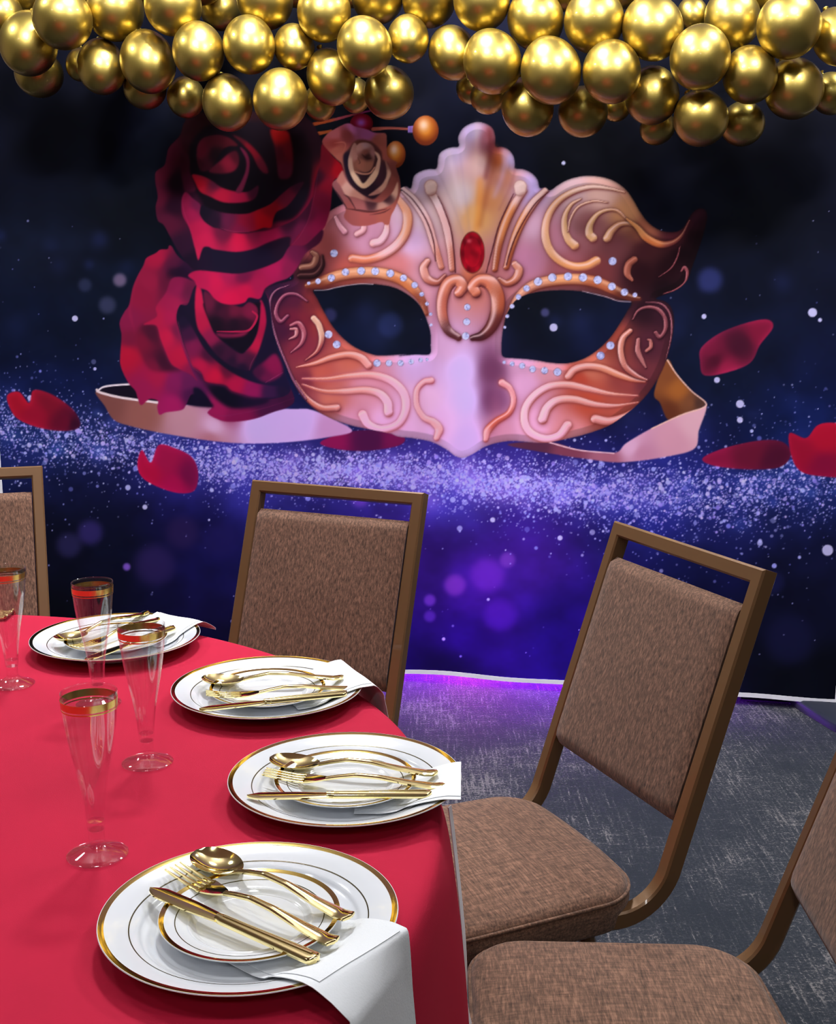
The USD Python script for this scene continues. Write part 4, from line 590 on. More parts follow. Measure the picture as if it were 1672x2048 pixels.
# flat navy sandbag weighting the stand foot
bag_o = np.array([(1.185, 3.66), (1.225, 3.46), (1.27, 3.36), (1.42, 3.27), (1.60, 3.30), (1.66, 3.48), (1.56, 3.68), (1.36, 3.74), (1.24, 3.72)])
bo = spline(bag_o, 72, True); bc = bo.mean(0)
rings = [(1.0, 0.0), (1.02, 0.012), (1.0, 0.024), (0.93, 0.031), (0.7, 0.033), (0.35, 0.034), (0.02, 0.034)]
bv = np.vstack([np.column_stack([bc + (bo - bc) * k, np.full(len(bo), z)]) for k, z in rings])
bag = tri(np.vstack([bv]), grid_faces(len(rings), len(bo), True)); bag.fix_normals()
sb = thing('sandbag', 'flat dark navy sandbag on the carpet under the right end of the backdrop hem', 'sandbag')
obj('bag', bag, M_drape, sb)
#obj('seam', tube(np.vstack([np.column_stack([bc + (bo - bc) * 1.03, np.full(len(bo), 0.012)])]), 0.004, 6), M_drape, sb)

# ------------------------------------------------------------------ table and cloth
TX, TY, TR, TZ = -0.813, 1.217, 0.834, 0.75
tb = thing('round_table', 'round banquet table hidden under the red tablecloth', 'table', (TX, TY, 0))
obj('tabletop', lathe([(0.0001, TZ - 0.032), (TR - 0.012, TZ - 0.032), (TR - 0.004, TZ - 0.028), (TR - 0.004, TZ - 0.006), (TR - 0.010, TZ - 0.003), (0.0001, TZ - 0.003)], 96), M_wood, tb)
for a in (0.6, 2.17, 3.74, 5.31):
    ca, sa = math.cos(a), math.sin(a)
    obj('leg', tube([(0.55 * ca, 0.55 * sa, 0.0), (0.5 * ca, 0.5 * sa, 0.4), (0.45 * ca, 0.45 * sa, TZ - 0.03)], 0.014, 10), M_dark, tb)

NT = 720
th = np.arange(NT) * 2 * PI / NT
flat_ = 1 - 0.75 * np.exp(-((((th + 0.40 + PI) % (2 * PI)) - PI) / 0.42) ** 2)
rows = []
prof = [(0.0002, 0.0), (0.25, 0.0), (0.5, 0.0), (0.7, 0.0), (0.78, 0.0), (0.815, -0.0003), (0.826, -0.0015), (0.834, -0.005), (0.839, -0.012), (0.842, -0.022)]
for r, dz in prof: rows.append((np.full(NT, r), np.full(NT, TZ + dz), np.zeros(NT)))
drop = np.concatenate([np.linspace(0.04, 0.60, 34)])
fold_n = 0.55 * np.cos(th * 17 + 0.7) + 0.30 * np.cos(th * 29 + 2.0) + 0.25 * np.cos(th * 9 + 1.3) + 0.2 * (fbm(np.stack([np.cos(th) * 9, np.sin(th) * 9, 0 * th], -1), 3, 3) - 0.5)
for d in drop:
    k = 1 - math.exp(-d / 0.30)
    r = 0.842 + (0.042 * (1 - math.exp(-d / 0.18)) + 0.022 * k * fold_n) * flat_
    rows.append((r, np.full(NT, TZ - d), np.zeros(NT)))
cv = np.vstack([np.column_stack([TX + r * np.cos(th), TY + r * np.sin(th), z]) for r, z, _ in rows])
zz2 = 0.0008 * (fbm(np.column_stack([cv[:, 0] * 6, cv[:, 1] * 6, cv[:, 2] * 0]), 3, 9) - 0.5); cv[:, 2] += np.where(cv[:, 2] > TZ - 0.01, zz2, 0)
cl = thing('tablecloth', 'red fabric tablecloth covering the round table and hanging down its side', 'tablecloth')
cm = tri(cv, grid_faces(len(rows), NT, True))
obj('cloth', cm, M_red, cl, smooth=60)
def skirt(ang, d):
    k = 1 - math.exp(-d / 0.30); f = np.interp(ang % (2 * PI), th, fold_n)
    return 0.842 + (0.042 * (1 - math.exp(-d / 0.18)) + 0.022 * k * f) * float(np.interp(ang % (2 * PI), th, flat_))
# white overlocked edge where the cloth's end hangs down over the side
hd = np.linspace(0.012, 0.33, 40); hem_pts_a, hem_pts_b = [], []
for d in hd:
    a = math.radians(3.0) + 0.012 * math.sin(d * 26); r = skirt(a, d) + 0.004 + 0.006 * max(0, (d - 0.24) / 0.09) ** 2 * 3
    hem_pts_a.append((TX + r * math.cos(a), TY + r * math.sin(a), TZ - d)); a2 = a + 0.0075
    r2 = r + 0.004
    hem_pts_b.append((TX + r2 * math.cos(a2), TY + r2 * math.sin(a2), TZ - d))
obj('white_hem', slab(np.stack([np.array(hem_pts_a), np.array(hem_pts_b)], 1), 0.0012), M_white_hem, cl, label='white hem running down the right side of the cloth')

# gold sequin runner at the far left
M_sequin = mat('gold_sequins', {'t': ('texture_coordinate', {}), 'v': ('voronoi_texture', {'scale': 260.0}), 'r': ('rgb_ramp', {'ramp': [(0.0, (0.75, 0.55, 0.22)), (1.0, (0.22, 0.14, 0.05))]}),
                                'b': ('bump', {'strength': 0.8, 'distance': 0.002}), 'p': ('principled_bsdf', {'metallic': 0.8, 'roughness': 0.3})},
               [('t.object', 'v.vector'), ('v.distance', 'r.fac'), ('r.color', 'p.base_color'), ('v.distance', 'b.height'), ('b.normal', 'p.normal')])
ru = np.linspace(0, 1, 24); rw = np.linspace(0, 1, 8)
RC = np.array([[(-0.712, 2.056), (-0.708, 1.988)], [(-1.20, 1.975), (-1.20, 1.905)]])
rg = np.array([[[*(RC[0, 0] * (1 - u) * (1 - w) + RC[0, 1] * (1 - u) * w + RC[1, 0] * u * (1 - w) + RC[1, 1] * u * w), TZ + 0.0065 + 0.001 * math.sin(u * 40 + w * 9)] for w in rw] for u in ru])
keep_r = np.linalg.norm(rg[..., :2] - [TX, TY], axis=-1)
rg[..., 2] -= np.clip(keep_r - 0.83, 0, 1) * 2.0
obj_r = thing('table_runner', 'gold sequin table runner corner at the far left edge of the red table', 'table runner')
obj('sequin_cloth', slab(rg, 0.002), M_sequin, obj_r)
obj('edge_trim', tube(rg[0] + [0, 0, 0.0005], 0.0025, 6), M_sequin, obj_r)

# ------------------------------------------------------------------ place settings
ZC = TZ + 0.0012     # top of the cloth
def plate_profile(R, hgt, foot, t):
    top = [(0.0001, 0.0036), (foot * 0.9, 0.0036), (foot * 1.06, 0.0045), (foot * 1.17, 0.0075), (foot * 1.24, hgt * 0.55), (R * 0.86, hgt * 0.80), (R * 0.955, hgt * 0.95), (R, hgt)]
    p = spline(top, 60); p[:, 0] = np.maximum(p[:, 0], 0.0001)
    return p
def plate_parts(root, R, hgt, foot, band, lines, t=0.0016):
    top = plate_profile(R, hgt, foot, t)
    bot = top - [0, t]; bot[:, 0] = np.minimum(bot[:, 0], R - 0.0004)
    bot[0, 0] = 0.0001
    prof = np.vstack([top, [(R + 0.0004, hgt - t / 2)], bot[::-1]])
    # foot ring
    obj('plate_body', lathe(prof, 128), M_plate, root, smooth=50)
    obj('foot_ring', lathe([(foot - 0.002, 0.0), (foot, 0.0), (foot, 0.003), (foot - 0.002, 0.003)], 96, True), M_plate, root)
    zt = lambda r: np.interp(r, top[:, 0], top[:, 1])
    def ring(r0, r1, lift):
        rr = np.linspace(r0, r1, 4); pts = [(r, zt(r) + lift) for r in rr] + [(r, zt(r) + lift - 0.0004) for r in rr[::-1]]
        return lathe(pts, 128, True)
    obj('gold_rim', ring(R * (1 - band), R * 0.995, 0.00025), M_gold, root, label='shiny gold band round the rim')
    for r0, r1 in lines: obj('gold_line', ring(r0, r1, 0.0002), M_ring, root, label='thin dark gold line inside the rim')
DR, DH = 0.1315, 0.0215
SRd, SH = 0.080, 0.014
PL = [(-0.150, 0.980), (-0.083, 1.277), (-0.209, 1.588), (-0.479, 1.831)]
where = ['nearest the camera', 'second from the camera', 'third from the camera', 'farthest from the camera']
def set_ang(i):  # outward direction of each setting
    return [math.radians(-36), math.radians(-1.5), math.radians(16), math.radians(57)][i]
dinner0 = None
for i, (x, y) in enumerate(PL):
    lab = 'large white dinner plate with gold rim, ' + where[i]; g = 'white dinner plates with gold rims'
    if dinner0 is None:
        dinner0 = thing('dinner_plate', lab, 'plate', (x, y, ZC), 0, g)
        plate_parts(dinner0, DR, DH, 0.080, 0.042, [(0.1045, 0.1056)])
    else: dup(dinner0, lab, (x, y, ZC), 0, g)
salad0 = None
ZS = ZC + 0.0036 + 0.0016
for i, (x, y) in enumerate(PL):
    lab = 'small white plate with gold rim stacked on the dinner plate ' + where[i]; g = 'small plates stacked on the dinner plates'
    if salad0 is None:
        salad0 = thing('dessert_plate', lab, 'plate', (x, y, ZS), 0, g)
        plate_parts(salad0, SRd, SH, 0.046, 0.06, [(0.0652, 0.0661)], 0.0014)
    else: dup(salad0, lab, (x, y, ZS), 0, g)

# napkins: folded paper under the small plate, out over the rim, hanging over the table edge
NAP = [dict(a=(-0.011, 0.942), b=(-0.084, 0.855), inner=0.125, hang=0.24, flare=0.0),
       dict(a=(0.049, 1.305), b=(0.045, 1.203), inner=0.115, hang=0.0, flare=0.0),
       dict(a=(-0.114, 1.690), b=(-0.061, 1.575), inner=0.11, hang=0.05, flare=0.0),
       dict(a=(-0.412, 1.935), b=(-0.368, 1.905), inner=0.10, hang=0.03, flare=0.0)]
NAP[3] = dict(a=(-0.440, 1.955), b=(-0.352, 1.895), inner=0.10, hang=0.02, flare=0.0)
zr_top = plate_profile(DR, DH, 0.080, 0.0016)
def plate_z(r): return np.where(r < DR, np.interp(r, zr_top[:, 0], zr_top[:, 1]), DH)
for i, nk in enumerate(NAP):
    A, B = np.array(nk['a']), np.array(nk['b']); mid = (A + B) / 2; c = np.array(PL[i])
    wdir = (B - A); wd = np.linalg.norm(wdir); wdir /= wd
    out = np.array([-wdir[1], wdir[0]]); 
    if (mid - c) @ out < 0: out = -out
    L = nk['inner']; us = np.linspace(-L, 0, 26); ws = np.linspace(-0.5, 0.5, 15)
    g = []
    for u in us:
        row = []
        for w in ws:
            q = mid + out * u + wdir * w * wd; rr = np.linalg.norm(q - c)
            row.append((q[0], q[1], ZC + float(plate_z(np.array(rr))) + 0.0026 + 0.0003 * math.sin(w * 9 + u * 30)))
        g.append(row)
    if nk['hang'] > 0:
        zf = np.mean([p[2] for p in g[-1]])
        for v in np.concatenate([[0.002, 0.004], np.linspace(0.008, nk['hang'], 22)]):
            row = []
            for w in ws:
                e = 0.0018 * (1 - math.exp(-v / 0.0015)) + nk['flare'] * v / 0.15 + 0.002 * math.sin(w * 6 + v * 25) * min(1, v / 0.05)
                q = mid + out * (e + (0.020 if i == 0 else 0.058) * (1 - math.exp(-v / 0.14)) + 0.005 * v) + wdir * w * wd
                ray_ = q - [TX, TY]; need = skirt(math.atan2(ray_[1], ray_[0]), max(0.0, v - 0.02)) + 0.006 - np.linalg.norm(ray_)
                if need > 0: q = q + ray_ / np.linalg.norm(ray_) * need * min(1.0, v / 0.017)
                row.append((q[0], q[1], g[25][ws.tolist().index(w)][2] - v))
            g.append(row)
    t = thing('paper_napkin', 'folded white paper napkin under the small plate ' + where[i], 'napkin', group='white paper napkins')
    obj('sheet', slab(np.array(g), 0.0007), M_napkin, t, smooth=22)
    g2 = np.array(g[: 26]); g2[..., 2] += 0.0009
    obj('folded_layer', slab(g2[:, 1:-1], 0.0006), M_napkin, t, smooth=40)

# cutlery: built along +x from the tip (x = 0) to the end of the handle
def loft(sec):
    """sections: (x, z, half width, crown, thickness, dish): closed rounded strip"""
    n = 16; rows_ = []
    for x, z, hw, crown, t, dish in sec:
        pts = []
        for k in range(9):
            u = -1 + 2 * k / 8; pts.append((x, u * hw, z + crown * (1 - u * u) - dish * (1 - u * u)))
        for k in range(9):
            u = 1 - 2 * k / 8; pts.append((x, u * hw * 0.985, z - t + crown * (1 - u * u) * 0.6 - dish * (1 - u * u)))
        rows_.append(pts)
    v = np.array(rows_); m = v.shape[1]; nn = len(v)
    f = list(grid_faces(nn, m, True)); me = tri(v.reshape(-1, 3), np.array(f))
    def cap(k, flip):
        idx = k * m + np.arange(m); out_ = [(idx[0], idx[a], idx[a + 1]) for a in range(1, m - 1)]
        return [t_[::-1] for t_ in out_] if flip else out_
    me = trimesh.Trimesh(me.vertices, np.vstack([me.faces, cap(0, False), cap(nn - 1, True)]), process=False); me.fix_normals(); return me
def prof_loft(keys, n=60):
    k = np.array(keys, float); p = spline(k, n); p[:, 2] = np.maximum(p[:, 2], 0.0004); p[:, 4] = np.maximum(p[:, 4], 0.0008); return loft(p)
def bent(x): # side profile of spoon and fork handles
    return np.interp(x, [0.052, 0.068, 0.085, 0.12, 0.16, 0.19], [0.001, 0.007, 0.0105, 0.006, 0.001, 0.004])
def make_spoon(t):
    L = 0.198; xs = np.linspace(0, 0.060, 28); sec = []
    for x in xs:
        u = x / 0.060; hw = 0.0212 * math.sqrt(max(0, math.sin(PI * min(1, u ** 0.86)))) if u < 1 else 0; hw = max(hw, 0.0035 if u > 0.5 else 0.0006)
        d = 0.0085 * math.sin(PI * min(1, u ** 0.9)) ** 0.8
        sec.append((x, 0.004 + 0.003 * (1 - u) ** 2, hw, 0.0, 0.0012, d))
    obj('bowl', loft(sec), M_cutlery, t, smooth=60, label='oval spoon bowl')
    xs = np.linspace(0.058, L, 50); sec = []
    for x in xs:
        u = (x - 0.058) / (L - 0.058); hw = 0.0034 + 0.0009 * u + 0.0045 * max(0, (u - 0.35) / 0.65) ** 1.3
        if u > 0.97: hw *= math.sqrt(max(0.02, 1 - ((u - 0.97) / 0.03) ** 2))
        z = 0.0035 + float(np.interp(u, [0, 0.1, 0.25, 0.45, 0.7, 0.9, 1], [0, 0.004, 0.0085, 0.008, 0.003, 0.0005, 0.002]))
        sec.append((x, z, hw, 0.0016, 0.0020, 0))
    obj('handle', loft(sec), M_cutlery, t, smooth=50)
def make_fork(t):
    L = 0.206
    for k in range(4):
        y0 = (k - 1.5) * 0.0062; sec = []
        for x in np.linspace(0, 0.047, 16):
            u = x / 0.047; hw = 0.0009 + 0.0010 * u; z = 0.0075 - 0.0050 * math.sin(PI * 0.5 * u)
            sec.append((x, z, hw, 0.0003, 0.0016, 0))
        m = loft(sec); m.apply_translation([0, y0, 0]); obj('tine', m, M_cutlery, t, smooth=40)
    sec = []
    for x in np.linspace(0.045, 0.072, 18):
        u = (x - 0.045) / 0.027; hw = 0.0122 * (1 - u) ** 0.9 * (1 + 0.25 * u) + 0.0036 * u
        sec.append((x, 0.0024 + 0.0022 * u * u, max(hw, 0.0034), -0.0014 * (1 - u), 0.0017, 0))
    obj('fork_head', loft(sec), M_cutlery, t, smooth=50)
    sec = []
    for x in np.linspace(0.071, L, 46):
        u = (x - 0.071) / (L - 0.071); hw = 0.0034 + 0.0009 * u + 0.0045 * max(0, (u - 0.35) / 0.65) ** 1.3
        if u > 0.97: hw *= math.sqrt(max(0.02, 1 - ((u - 0.97) / 0.03) ** 2))
        z = 0.0040 + float(np.interp(u, [0, 0.1, 0.25, 0.45, 0.7, 0.9, 1], [0, 0.003, 0.0065, 0.006, 0.002, 0.0, 0.0015]))
        sec.append((x, z, hw, 0.0016, 0.0020, 0))
    obj('handle', loft(sec), M_cutlery, t, smooth=50)
def make_knife(t):
    sec = []
    for x in np.linspace(0, 0.088, 30):
        u = x / 0.088; hw = 0.0084 * min(1, math.sqrt(u / 0.16) if u < 0.16 else 1) * (1 - 0.28 * max(0, u - 0.6) / 0.4)
        sec.append((x, 0.0035, max(hw, 0.0006), 0.0009, 0.0016, 0))
    obj('blade', loft(sec), M_cutlery, t, smooth=30)
    sec = []
    for x in np.linspace(0.086, 0.200, 40):
        u = (x - 0.086) / 0.114; hw = 0.0056 + 0.0026 * u
        if u < 0.04: hw *= 0.86
        if u > 0.95: hw *= math.sqrt(max(0.05, 1 - ((u - 0.95) / 0.05) ** 2))
        sec.append((x, 0.0045, hw, 0.0026, 0.0034, 0))
    obj('handle', loft(sec), M_cutlery, t, smooth=45)
    ridge = loft([(x, 0.0074, 0.0016, 0.0007, 0.0012, 0) for x in np.linspace(0.094, 0.194, 12)])
    obj('handle_ridge', ridge, M_cutlery, t, smooth=45)
KN = [((-0.244, 1.006), (-0.078, 0.888)), ((-0.184, 1.206), (0.013, 1.215)), ((-0.283, 1.474), (-0.103, 1.538)), ((-0.487, 1.683), (-0.398, 1.847))]
FK = [((-0.231, 1.044), (-0.068, 0.918)), ((-0.173, 1.266), (0.011, 1.240)), ((-0.284, 1.530), (-0.112, 1.562)), ((-0.520, 1.742), (-0.436, 1.902))]
SP = [((-0.214, 1.072), (-0.055, 0.950)), ((-0.171, 1.302), (0.004, 1.268)), ((-0.300, 1.587), (-0.120, 1.598)), ((-0.556, 1.775), (-0.462, 1.925))]
first = {}
for kind, spec, mk, zoff in (('knife', KN, make_knife, 0.0), ('fork', FK, make_fork, 0.0), ('spoon', SP, make_spoon, 0.0)):
    for i, (A, B) in enumerate(spec):
        A, B = np.array(A) * 1.0104, np.array(B) * 1.0104; ang = math.atan2(*(B - A)[::-1])
        lab = 'gold %s lying on the small plate %s' % (kind, where[i]); g = 'gold cutlery on the plates'
        loc = (A[0], A[1], ZS + SH + {'knife': 0.0, 'fork': -0.0012, 'spoon': 0.001}[kind])
        tilt = {'knife': 0.6, 'fork': 0.8, 'spoon': 0.4}[kind]
        if kind not in first:
            first[kind] = thing('gold_' + kind, lab, kind, loc, group=g, rot=(0, tilt, math.degrees(ang))); mk(first[kind])
        else: dup(first[kind], lab, loc, group=g, rot=(0, tilt, math.degrees(ang)))

# ------------------------------------------------------------------ champagne flutes
def make_flute(t):
    out = spline([(0.0085, 0.028), (0.0097, 0.036), (0.0112, 0.055), (0.0150, 0.082), (0.0205, 0.110), (0.0245, 0.135), (0.0268, 0.158), (0.0278, 0.1725)], 46)
    inn = out[::-1] - [0.0011, 0]; inn = inn[inn[:, 1] > 0.037]
    obj('bowl', lathe(np.vstack([[(0.0001, 0.028)], out, [(0.0273, 0.1731)], inn, [(0.0001, 0.0375)]]), 72), M_clear, t, smooth=50)
    ro = lambda z: np.interp(z, out[:, 1], out[:, 0])
    def band(z0, z1, e): 
        zs_ = np.linspace(z0, z1, 5)
        return lathe([(ro(z) + e, z) for z in zs_] + [(ro(z) + e - 0.0003, z) for z in zs_[::-1]], 96, True)
    obj('gold_band', band(0.1590, 0.1665, 0.0004), M_band, t, label='shiny gold band below the rim')
    obj('gold_line', band(0.1560, 0.1573, 0.0004), M_band, t, label='thin gold line under the band')
    obj('foot', lathe([(0.0001, 0.0045), (0.012, 0.0042), (0.026, 0.0012), (0.0298, 0.0), (0.0308, 0.0006), (0.0304, 0.0020), (0.026, 0.0042), (0.016, 0.0078), (0.0090, 0.0115), (0.0078, 0.0150), (0.0078, 0.0262), (0.0070, 0.0275), (0.0001, 0.0275)], 72), M_clear, t, smooth=50)
FL = [(-0.325, 1.128, 'clear flute glass with gold band nearest the camera, left of the nearest plate'),
      (-0.327, 1.366, 'clear flute glass with gold band in front of the farthest plate, middle of the three'),
      (-0.440, 1.573, 'clear flute glass with gold band standing before the farthest plate, rearmost of the three'),
      (-0.585, 1.655, 'clear flute glass with gold band cut by the left edge of the picture')]
fl0 = None
for x, y, lab in FL:
    if fl0 is None: fl0 = thing('champagne_flute', lab, 'glass', (x, y, ZC), 0, 'champagne flutes'); make_flute(fl0)
    else: dup(fl0, lab, (x, y, ZC), 0, 'champagne flutes')

# ------------------------------------------------------------------ chairs (local: +y away from the table, y = 0 on the front of the back at z = 0.46)
CW, CZT, REC, PW, PD = 0.392, 0.921, 0.337, 0.024, 0.027
def by(z): return REC * (z - 0.46)
def sweep(path, e1, e2, hw, hd, ch=0.003):
    prof = np.array([(-hw + ch, -hd), (hw - ch, -hd), (hw, -hd + ch), (hw, hd - ch), (hw - ch, hd), (-hw + ch, hd), (-hw, hd - ch), (-hw, -hd + ch)])
    p = np.asarray(path, float); e1 = np.asarray(e1, float); e2 = np.asarray(e2, float)
    v = p[:, None] + prof[None, :, 0, None] * e1[:, None] + prof[None, :, 1, None] * e2[:, None]
    n = len(p); m = len(prof); f = grid_faces(n, m, True); me = tri(v.reshape(-1, 3), f)
    caps = [[0, k + 1, k] for k in range(1, m - 1)] + [[(n - 1) * m, (n - 1) * m + k, (n - 1) * m + k + 1] for k in range(1, m - 1)]
    me = trimesh.Trimesh(me.vertices, np.vstack([me.faces, caps]), process=False); me.fix_normals(); return me
def make_chair(t):
    ta = math.atan(REC); up = np.array([0, math.sin(ta), math.cos(ta)]); bk = np.array([0, math.cos(ta), -math.sin(ta)])
    xo = CW / 2 - PW / 2
    zb = 0.485; R = 0.085
    side = []   # (y, z, tangent angle) from the seat front to the post top
    c0 = np.array([by(zb), zb]) + (PD / 2) * bk[1:]
    cc = c0 - R * bk[1:]                                # centre of the bend, in front of the post
    a0 = ta                                             # tangent angle: 0 = up, turns to forward
    angs = np.linspace(math.radians(90) - 0.02, 0, 12)
    bend = []
    for q in angs:
        dirn = np.array([math.cos(ta) * math.cos(q) - math.sin(-ta) * 0, 0])
        rad = np.array([math.cos(-ta - q), math.sin(-ta - q)])
        bend.append((cc + R * rad, rad))
    zr = bend[0][0][1]
    front = [(np.array([-0.37, zr + 0.004]), np.array([0.0, -1.0]))]
    path, e1, e2 = [], [], []
    def add(x, yz, rad, ex): path.append((x, yz[0], yz[1])); e1.append(ex); e2.append((0, rad[0], rad[1]))
    inset = [0.045] + list(np.linspace(0.014, 0, 12))
    for (yz, rad), ins in zip(front + bend, inset): add(-xo + ins, yz, rad, (-1, 0, 0))
    top = np.array([by(CZT), CZT]) + (PD / 2) * bk[1:]; tc = np.array([0, top[0], top[1]]) - up * PW / 2
    path.append((-xo, tc[1], tc[2])); e1.append(tuple(np.array([-1, 0, 0]) + up)); e2.append(tuple(bk))
    path.append((xo, tc[1], tc[2])); e1.append(tuple(np.array([1, 0, 0]) + up)); e2.append(tuple(bk))
    for (yz, rad), ins in list(zip(front + bend, inset))[::-1]: add(xo - ins, yz, rad, (1, 0, 0))
    obj('back_frame', sweep(path, e1, e2, PW / 2, PD / 2), M_frame, t, smooth=25)
    # back cushion between the posts
    hw = CW / 2 - PW - 0.0015; z0, z1 = 0.553, 0.867
    n, m = 30, 22; gv = []
    outline = []
    for k in range(n + 1):
        s = k / n; z = z0 + (z1 - z0) * s
        row = []
        for j in range(m + 1):
            x = -hw + 2 * hw * j / m
            ed = min(1.0, min(s, 1 - s) * (z1 - z0) / 0.016); ex = min(1.0, (hw - abs(x)) / 0.008)
            bul = 0.010 * (math.sin(PI * min(1, max(0, ed)) / 2) - 1) * 1.2 + 0.004 * (math.sin(PI * min(1, max(0, ex)) / 2) - 1) + 0.004 * math.sin(PI * s) * math.cos(PI * x / (2 * hw))
            p = np.array([x, by(z), z]) - bk * (0.004 + bul); row.append(p)
        gv.append(row)
    obj('back_cushion', slab(np.array(gv), -0.030), M_back, t, smooth=50)
    # seat cushion
    NS = 96; pts = []
    corners = [(-0.196, -0.375, 0.055), (0.196, -0.375, 0.055), (0.186, -0.020, 0.085), (-0.186, -0.020, 0.085)]
    from shapely.geometry import Polygon
    poly = Polygon([c[:2] for c in corners]).buffer(-0.07, join_style=2).buffer(0.07, resolution=24)
    arc = np.linspace(0, 1, NS, endpoint=False)
    ol = np.array([poly.exterior.interpolate(a, normalized=True).coords[0] for a in arc])
    # bow the rear edge out a little
    ol[:, 1] += np.where(ol[:, 1] > -0.2, 0.012 * np.cos(np.clip(ol[:, 0] / 0.18, -1, 1) * PI / 2), 0)
    cen = np.array([0, -0.2]); tn = np.roll(ol, -1, 0) - np.roll(ol, 1, 0); tn /= np.linalg.norm(tn, axis=1, keepdims=True); nr = np.stack([tn[:, 1], -tn[:, 0]], 1)
    if ((ol - cen) * nr).sum() < 0: nr = -nr
    zb0, zt0 = 0.410, 0.468
    rg_ = [(0.03, -1), (-0.004, zb0), (0.0, zb0 + 0.006), (0.003, zb0 + 0.03), (0.002, zt0 - 0.016), (-0.001, zt0 - 0.008), (-0.006, zt0 - 0.002), (-0.014, zt0 + 0.002)]
    vv = []
    for k, (o, z) in enumerate(rg_):
        if k == 0: vv.append(np.column_stack([cen + (ol - cen) * 0.02, np.full(NS, zb0)])); continue
        vv.append(np.column_stack([ol + nr * o, np.full(NS, z)]))
    inner = ol + nr * (-0.014)
    for k in (0.8, 0.55, 0.3, 0.0005): vv.append(np.column_stack([cen + (inner - cen) * k, np.full(NS, zt0 + 0.002 + 0.012 * (1 - k ** 2))]))
    sm = tri(np.vstack(vv), grid_faces(len(vv), NS, True)); sm.fix_normals()
    obj('seat_cushion', sm, M_seat, t, smooth=45)
    zz_ = zt0 - 0.011
    obj('seat_piping', tube(np.vstack([np.column_stack([ol + nr * 0.0015, np.full(NS, zz_)]), [[*(ol[0] + nr[0] * 0.0015), zz_]]]), 0.0028, 6), M_seat, t, smooth=60)
    for sx in (-1, 1):
        x = sx * (xo - 0.035)
        obj('leg', tube([(x, -0.335, zr - 0.005), (x * 1.02, -0.35, 0.2), (x * 1.04, -0.365, 0.0)], [0.0125, 0.0125, 0.011], 10), M_frame, t)
        obj('leg', tube([(x, -0.10, zr - 0.005), (x, -0.06, 0.25), (x, 0.0, 0.0)], [0.0125, 0.0125, 0.011], 10), M_frame, t)
CH = [(-0.2320, 2.2284, -25.0, 'brown padded banquet chair facing the camera behind the third plate'),
      (-0.9864, 2.4524, 15.7, 'brown padded banquet chair cut by the left edge, behind the farthest plate'),
      (0.2679, 1.7643, -66.7, 'brown padded banquet chair seen side-on, its whole back and seat showing on the right'),
      (0.438, 1.256, -91.0, 'brown padded banquet chair nearest the camera, back cut by the right edge')]
ch0 = None
for x, y, a, lab in CH:
    if ch0 is None: ch0 = thing('banquet_chair', lab, 'chair', (x, y, 0), math.radians(a), 'brown banquet chairs around the table'); make_chair(ch0)
    else: dup(ch0, lab, (x, y, 0), math.radians(a), 'brown banquet chairs around the table')

# ------------------------------------------------------------------ balloon garland
# (x, y, rx, ry in trace units, layer 0 front .. 2 back)
BAL = [(57,88,57,66,0.6),(125,38,59,60,0.2),(230,22,57,60,0.4),(346,12,57,60,0.6),(440,14,42,52,1.3),(530,0,56,60,1.1),(648,24,54,62,0.5),(729,94,55,63,0),(755,-6,52,52,1.3),
 (816,78,42,56,0.9),(203,134,48,59,0.7),(296,124,55,67,0.4),(397,103,52,62,0),(498,90,52,62,0.1),(588,94,41,50,0.5),(662,155,48,58,0.6),(778,186,50,54,1.0),(455,206,50,60,0.2),(561,199,55,66,0),
 (372,195,38,42,1.3),(290,176,43,42,1.3),(78,148,48,40,1.3),(160,130,28,34,1.6),(640,206,32,38,1.7),(712,192,30,36,1.7),(3,28,42,46,1.0),(48,-20,46,46,1.2),(858,0,54,54,0.9),
 (963,2,56,62,0.6),(1071,40,56,62,0.6),(1188,42,60,66,0.4),(1305,56,60,70,0.3),(1385,28,30,44,1.4),(1465,38,55,62,0.9),(1578,52,63,66,0.2),(1676,74,50,62,0.5),
 (905,106,48,60,0.9),(985,124,58,66,0.2),(1102,142,60,69,0),(1223,144,58,67,0),(1400,115,60,67,0),(1500,150,54,59,0.3),(1588,178,58,61,0.6),(1304,191,54,62,0.7),(1402,237,54,57,0.5),
 (1485,248,44,44,1.2),(1055,215,52,60,0.8),(1166,224,50,50,1.1),(1315,256,36,32,1.7),(1232,212,30,32,1.8),(978,192,38,32,1.6),(942,176,30,34,1.9),(1664,188,40,42,1.4),
 (1130,-30,50,52,1.2),(1250,-34,50,50,1.2),(1520,-26,50,50,1.3),(700,-36,50,50,1.4),(400,-42,50,50,1.2),(290,-40,52,50,1.3),(590,-38,50,52,1.2),(180,-46,52,52,1.2)]
def make_balloon(t):
    th_ = np.linspace(0, PI, 34); pr = []
    for q in th_:
        z = -math.cos(q); r = math.sin(q)
        if z > 0.0: r *= 1 - 0.10 * z * z; z *= 1.10
        pr.append([max(r, 0.0001), z])
    pr = np.array(pr); k = pr[:, 1] > 1.06; pr = pr[~k]
    pr = np.vstack([pr, [(0.10, 1.10), (0.06, 1.15), (0.0001, 1.15)]])
    obj('balloon_body', lathe(pr, 48), M_balloon, t, smooth=70)
    kn = lathe([(0.0001, 1.13), (0.075, 1.14), (0.085, 1.17), (0.06, 1.20), (0.05, 1.22), (0.12, 1.30), (0.125, 1.32), (0.03, 1.27), (0.0001, 1.26)], 20)
    obj('knot', kn, M_balloon, t, smooth=60)
order = sorted(range(len(BAL)), key=lambda i: BAL[i][0])
rowsn = {}
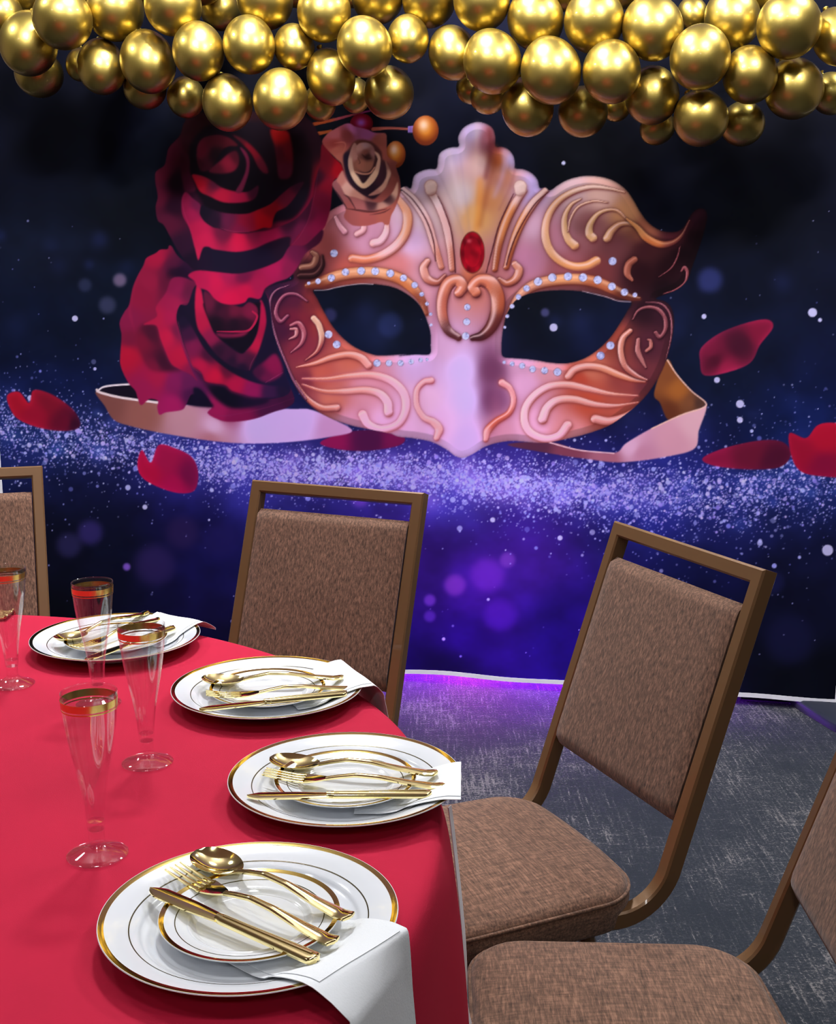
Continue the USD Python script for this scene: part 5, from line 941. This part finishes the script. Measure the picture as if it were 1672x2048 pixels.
def row_of(b):
    x, y, rx, ry, l = b
    if l >= 1.25: return 'half hidden gold balloon at the back of the garland'
    edge = 'upper row' if y < 62 else ('middle row' if y < 165 else 'bottom fringe')
    return 'gold chrome balloon in the %s of the garland' % edge
names = ['first', 'second', 'third', 'fourth', 'fifth', 'sixth', 'seventh', 'eighth', 'ninth', 'tenth', 'eleventh', 'twelfth', 'thirteenth', 'fourteenth', 'fifteenth', 'sixteenth', 'seventeenth', 'eighteenth', 'nineteenth', 'twentieth', 'twenty-first', 'twenty-second', 'twenty-third']
bal0 = None
def to_world(px, py, out):
    s, z = trace(px, py); P = BP0 + float(s) * BU + np.array([0, 0, float(z)])
    d = P - np.array([0, 0, CAMZ]); k = (out) / -(d @ BN) if True else 0
    return P - d * (out / abs(d @ BN)), np.linalg.norm(d) * (1 - out / abs(d @ BN))
outs = np.array([0.40 - 0.13 * b_[4] for b_ in BAL])
rr_ = np.array([b_[2] for b_ in BAL])
for it in range(80):                                   # let the balloons settle against one another
    pts_ = [to_world(b_[0], b_[1], o_) for b_, o_ in zip(BAL, outs)]
    C = np.array([p[0] for p in pts_]); Rw = np.array([p[1] / math.hypot(FPX, math.hypot(b_[0] - W / 2, b_[1] - H / 2)) * b_[2] for p, b_ in zip(pts_, BAL)])
    dd = np.linalg.norm(C[:, None] - C[None], axis=-1); pen = 0.97 * (Rw[:, None] + Rw[None]) - dd; np.fill_diagonal(pen, -1)
    mv = np.zeros(len(BAL))
    for i_, j_ in zip(*np.nonzero(np.triu(pen > 0))):
        s_ = 1.0 if outs[i_] >= outs[j_] else -1.0
        mv[i_] += s_ * pen[i_, j_] * 0.25; mv[j_] -= s_ * pen[i_, j_] * 0.25
    outs = np.clip(outs + np.clip(mv, -0.02, 0.02), Rw + 0.012, 0.62)
cen_, rad_ = list(C), list(Rw)
for i in order:
    x, y, rx, ry, l = BAL[i]; k = row_of(BAL[i]); rowsn[k] = rowsn.get(k, 0) + 1
    lab = '%s, %s from the left' % (k, names[rowsn[k] - 1]); g = 'gold balloons of the garland'
    r = rad_[i]; asp = max(0.9, min(1.22, ry / rx)); rng = random.Random(i)
    rot = (-38 + rng.uniform(-8, 8), rng.uniform(-10, 10), 12 + rng.uniform(-20, 20))
    sc = (r, r, r * (1 + (asp - 1) * 1.15) * 0.97)
    if bal0 is None: bal0 = thing('gold_balloon', lab, 'balloon', cen_[i], group=g, scale=sc, rot=rot); make_balloon(bal0)
    else: dup(bal0, lab, cen_[i], group=g, scale=sc, rot=rot)
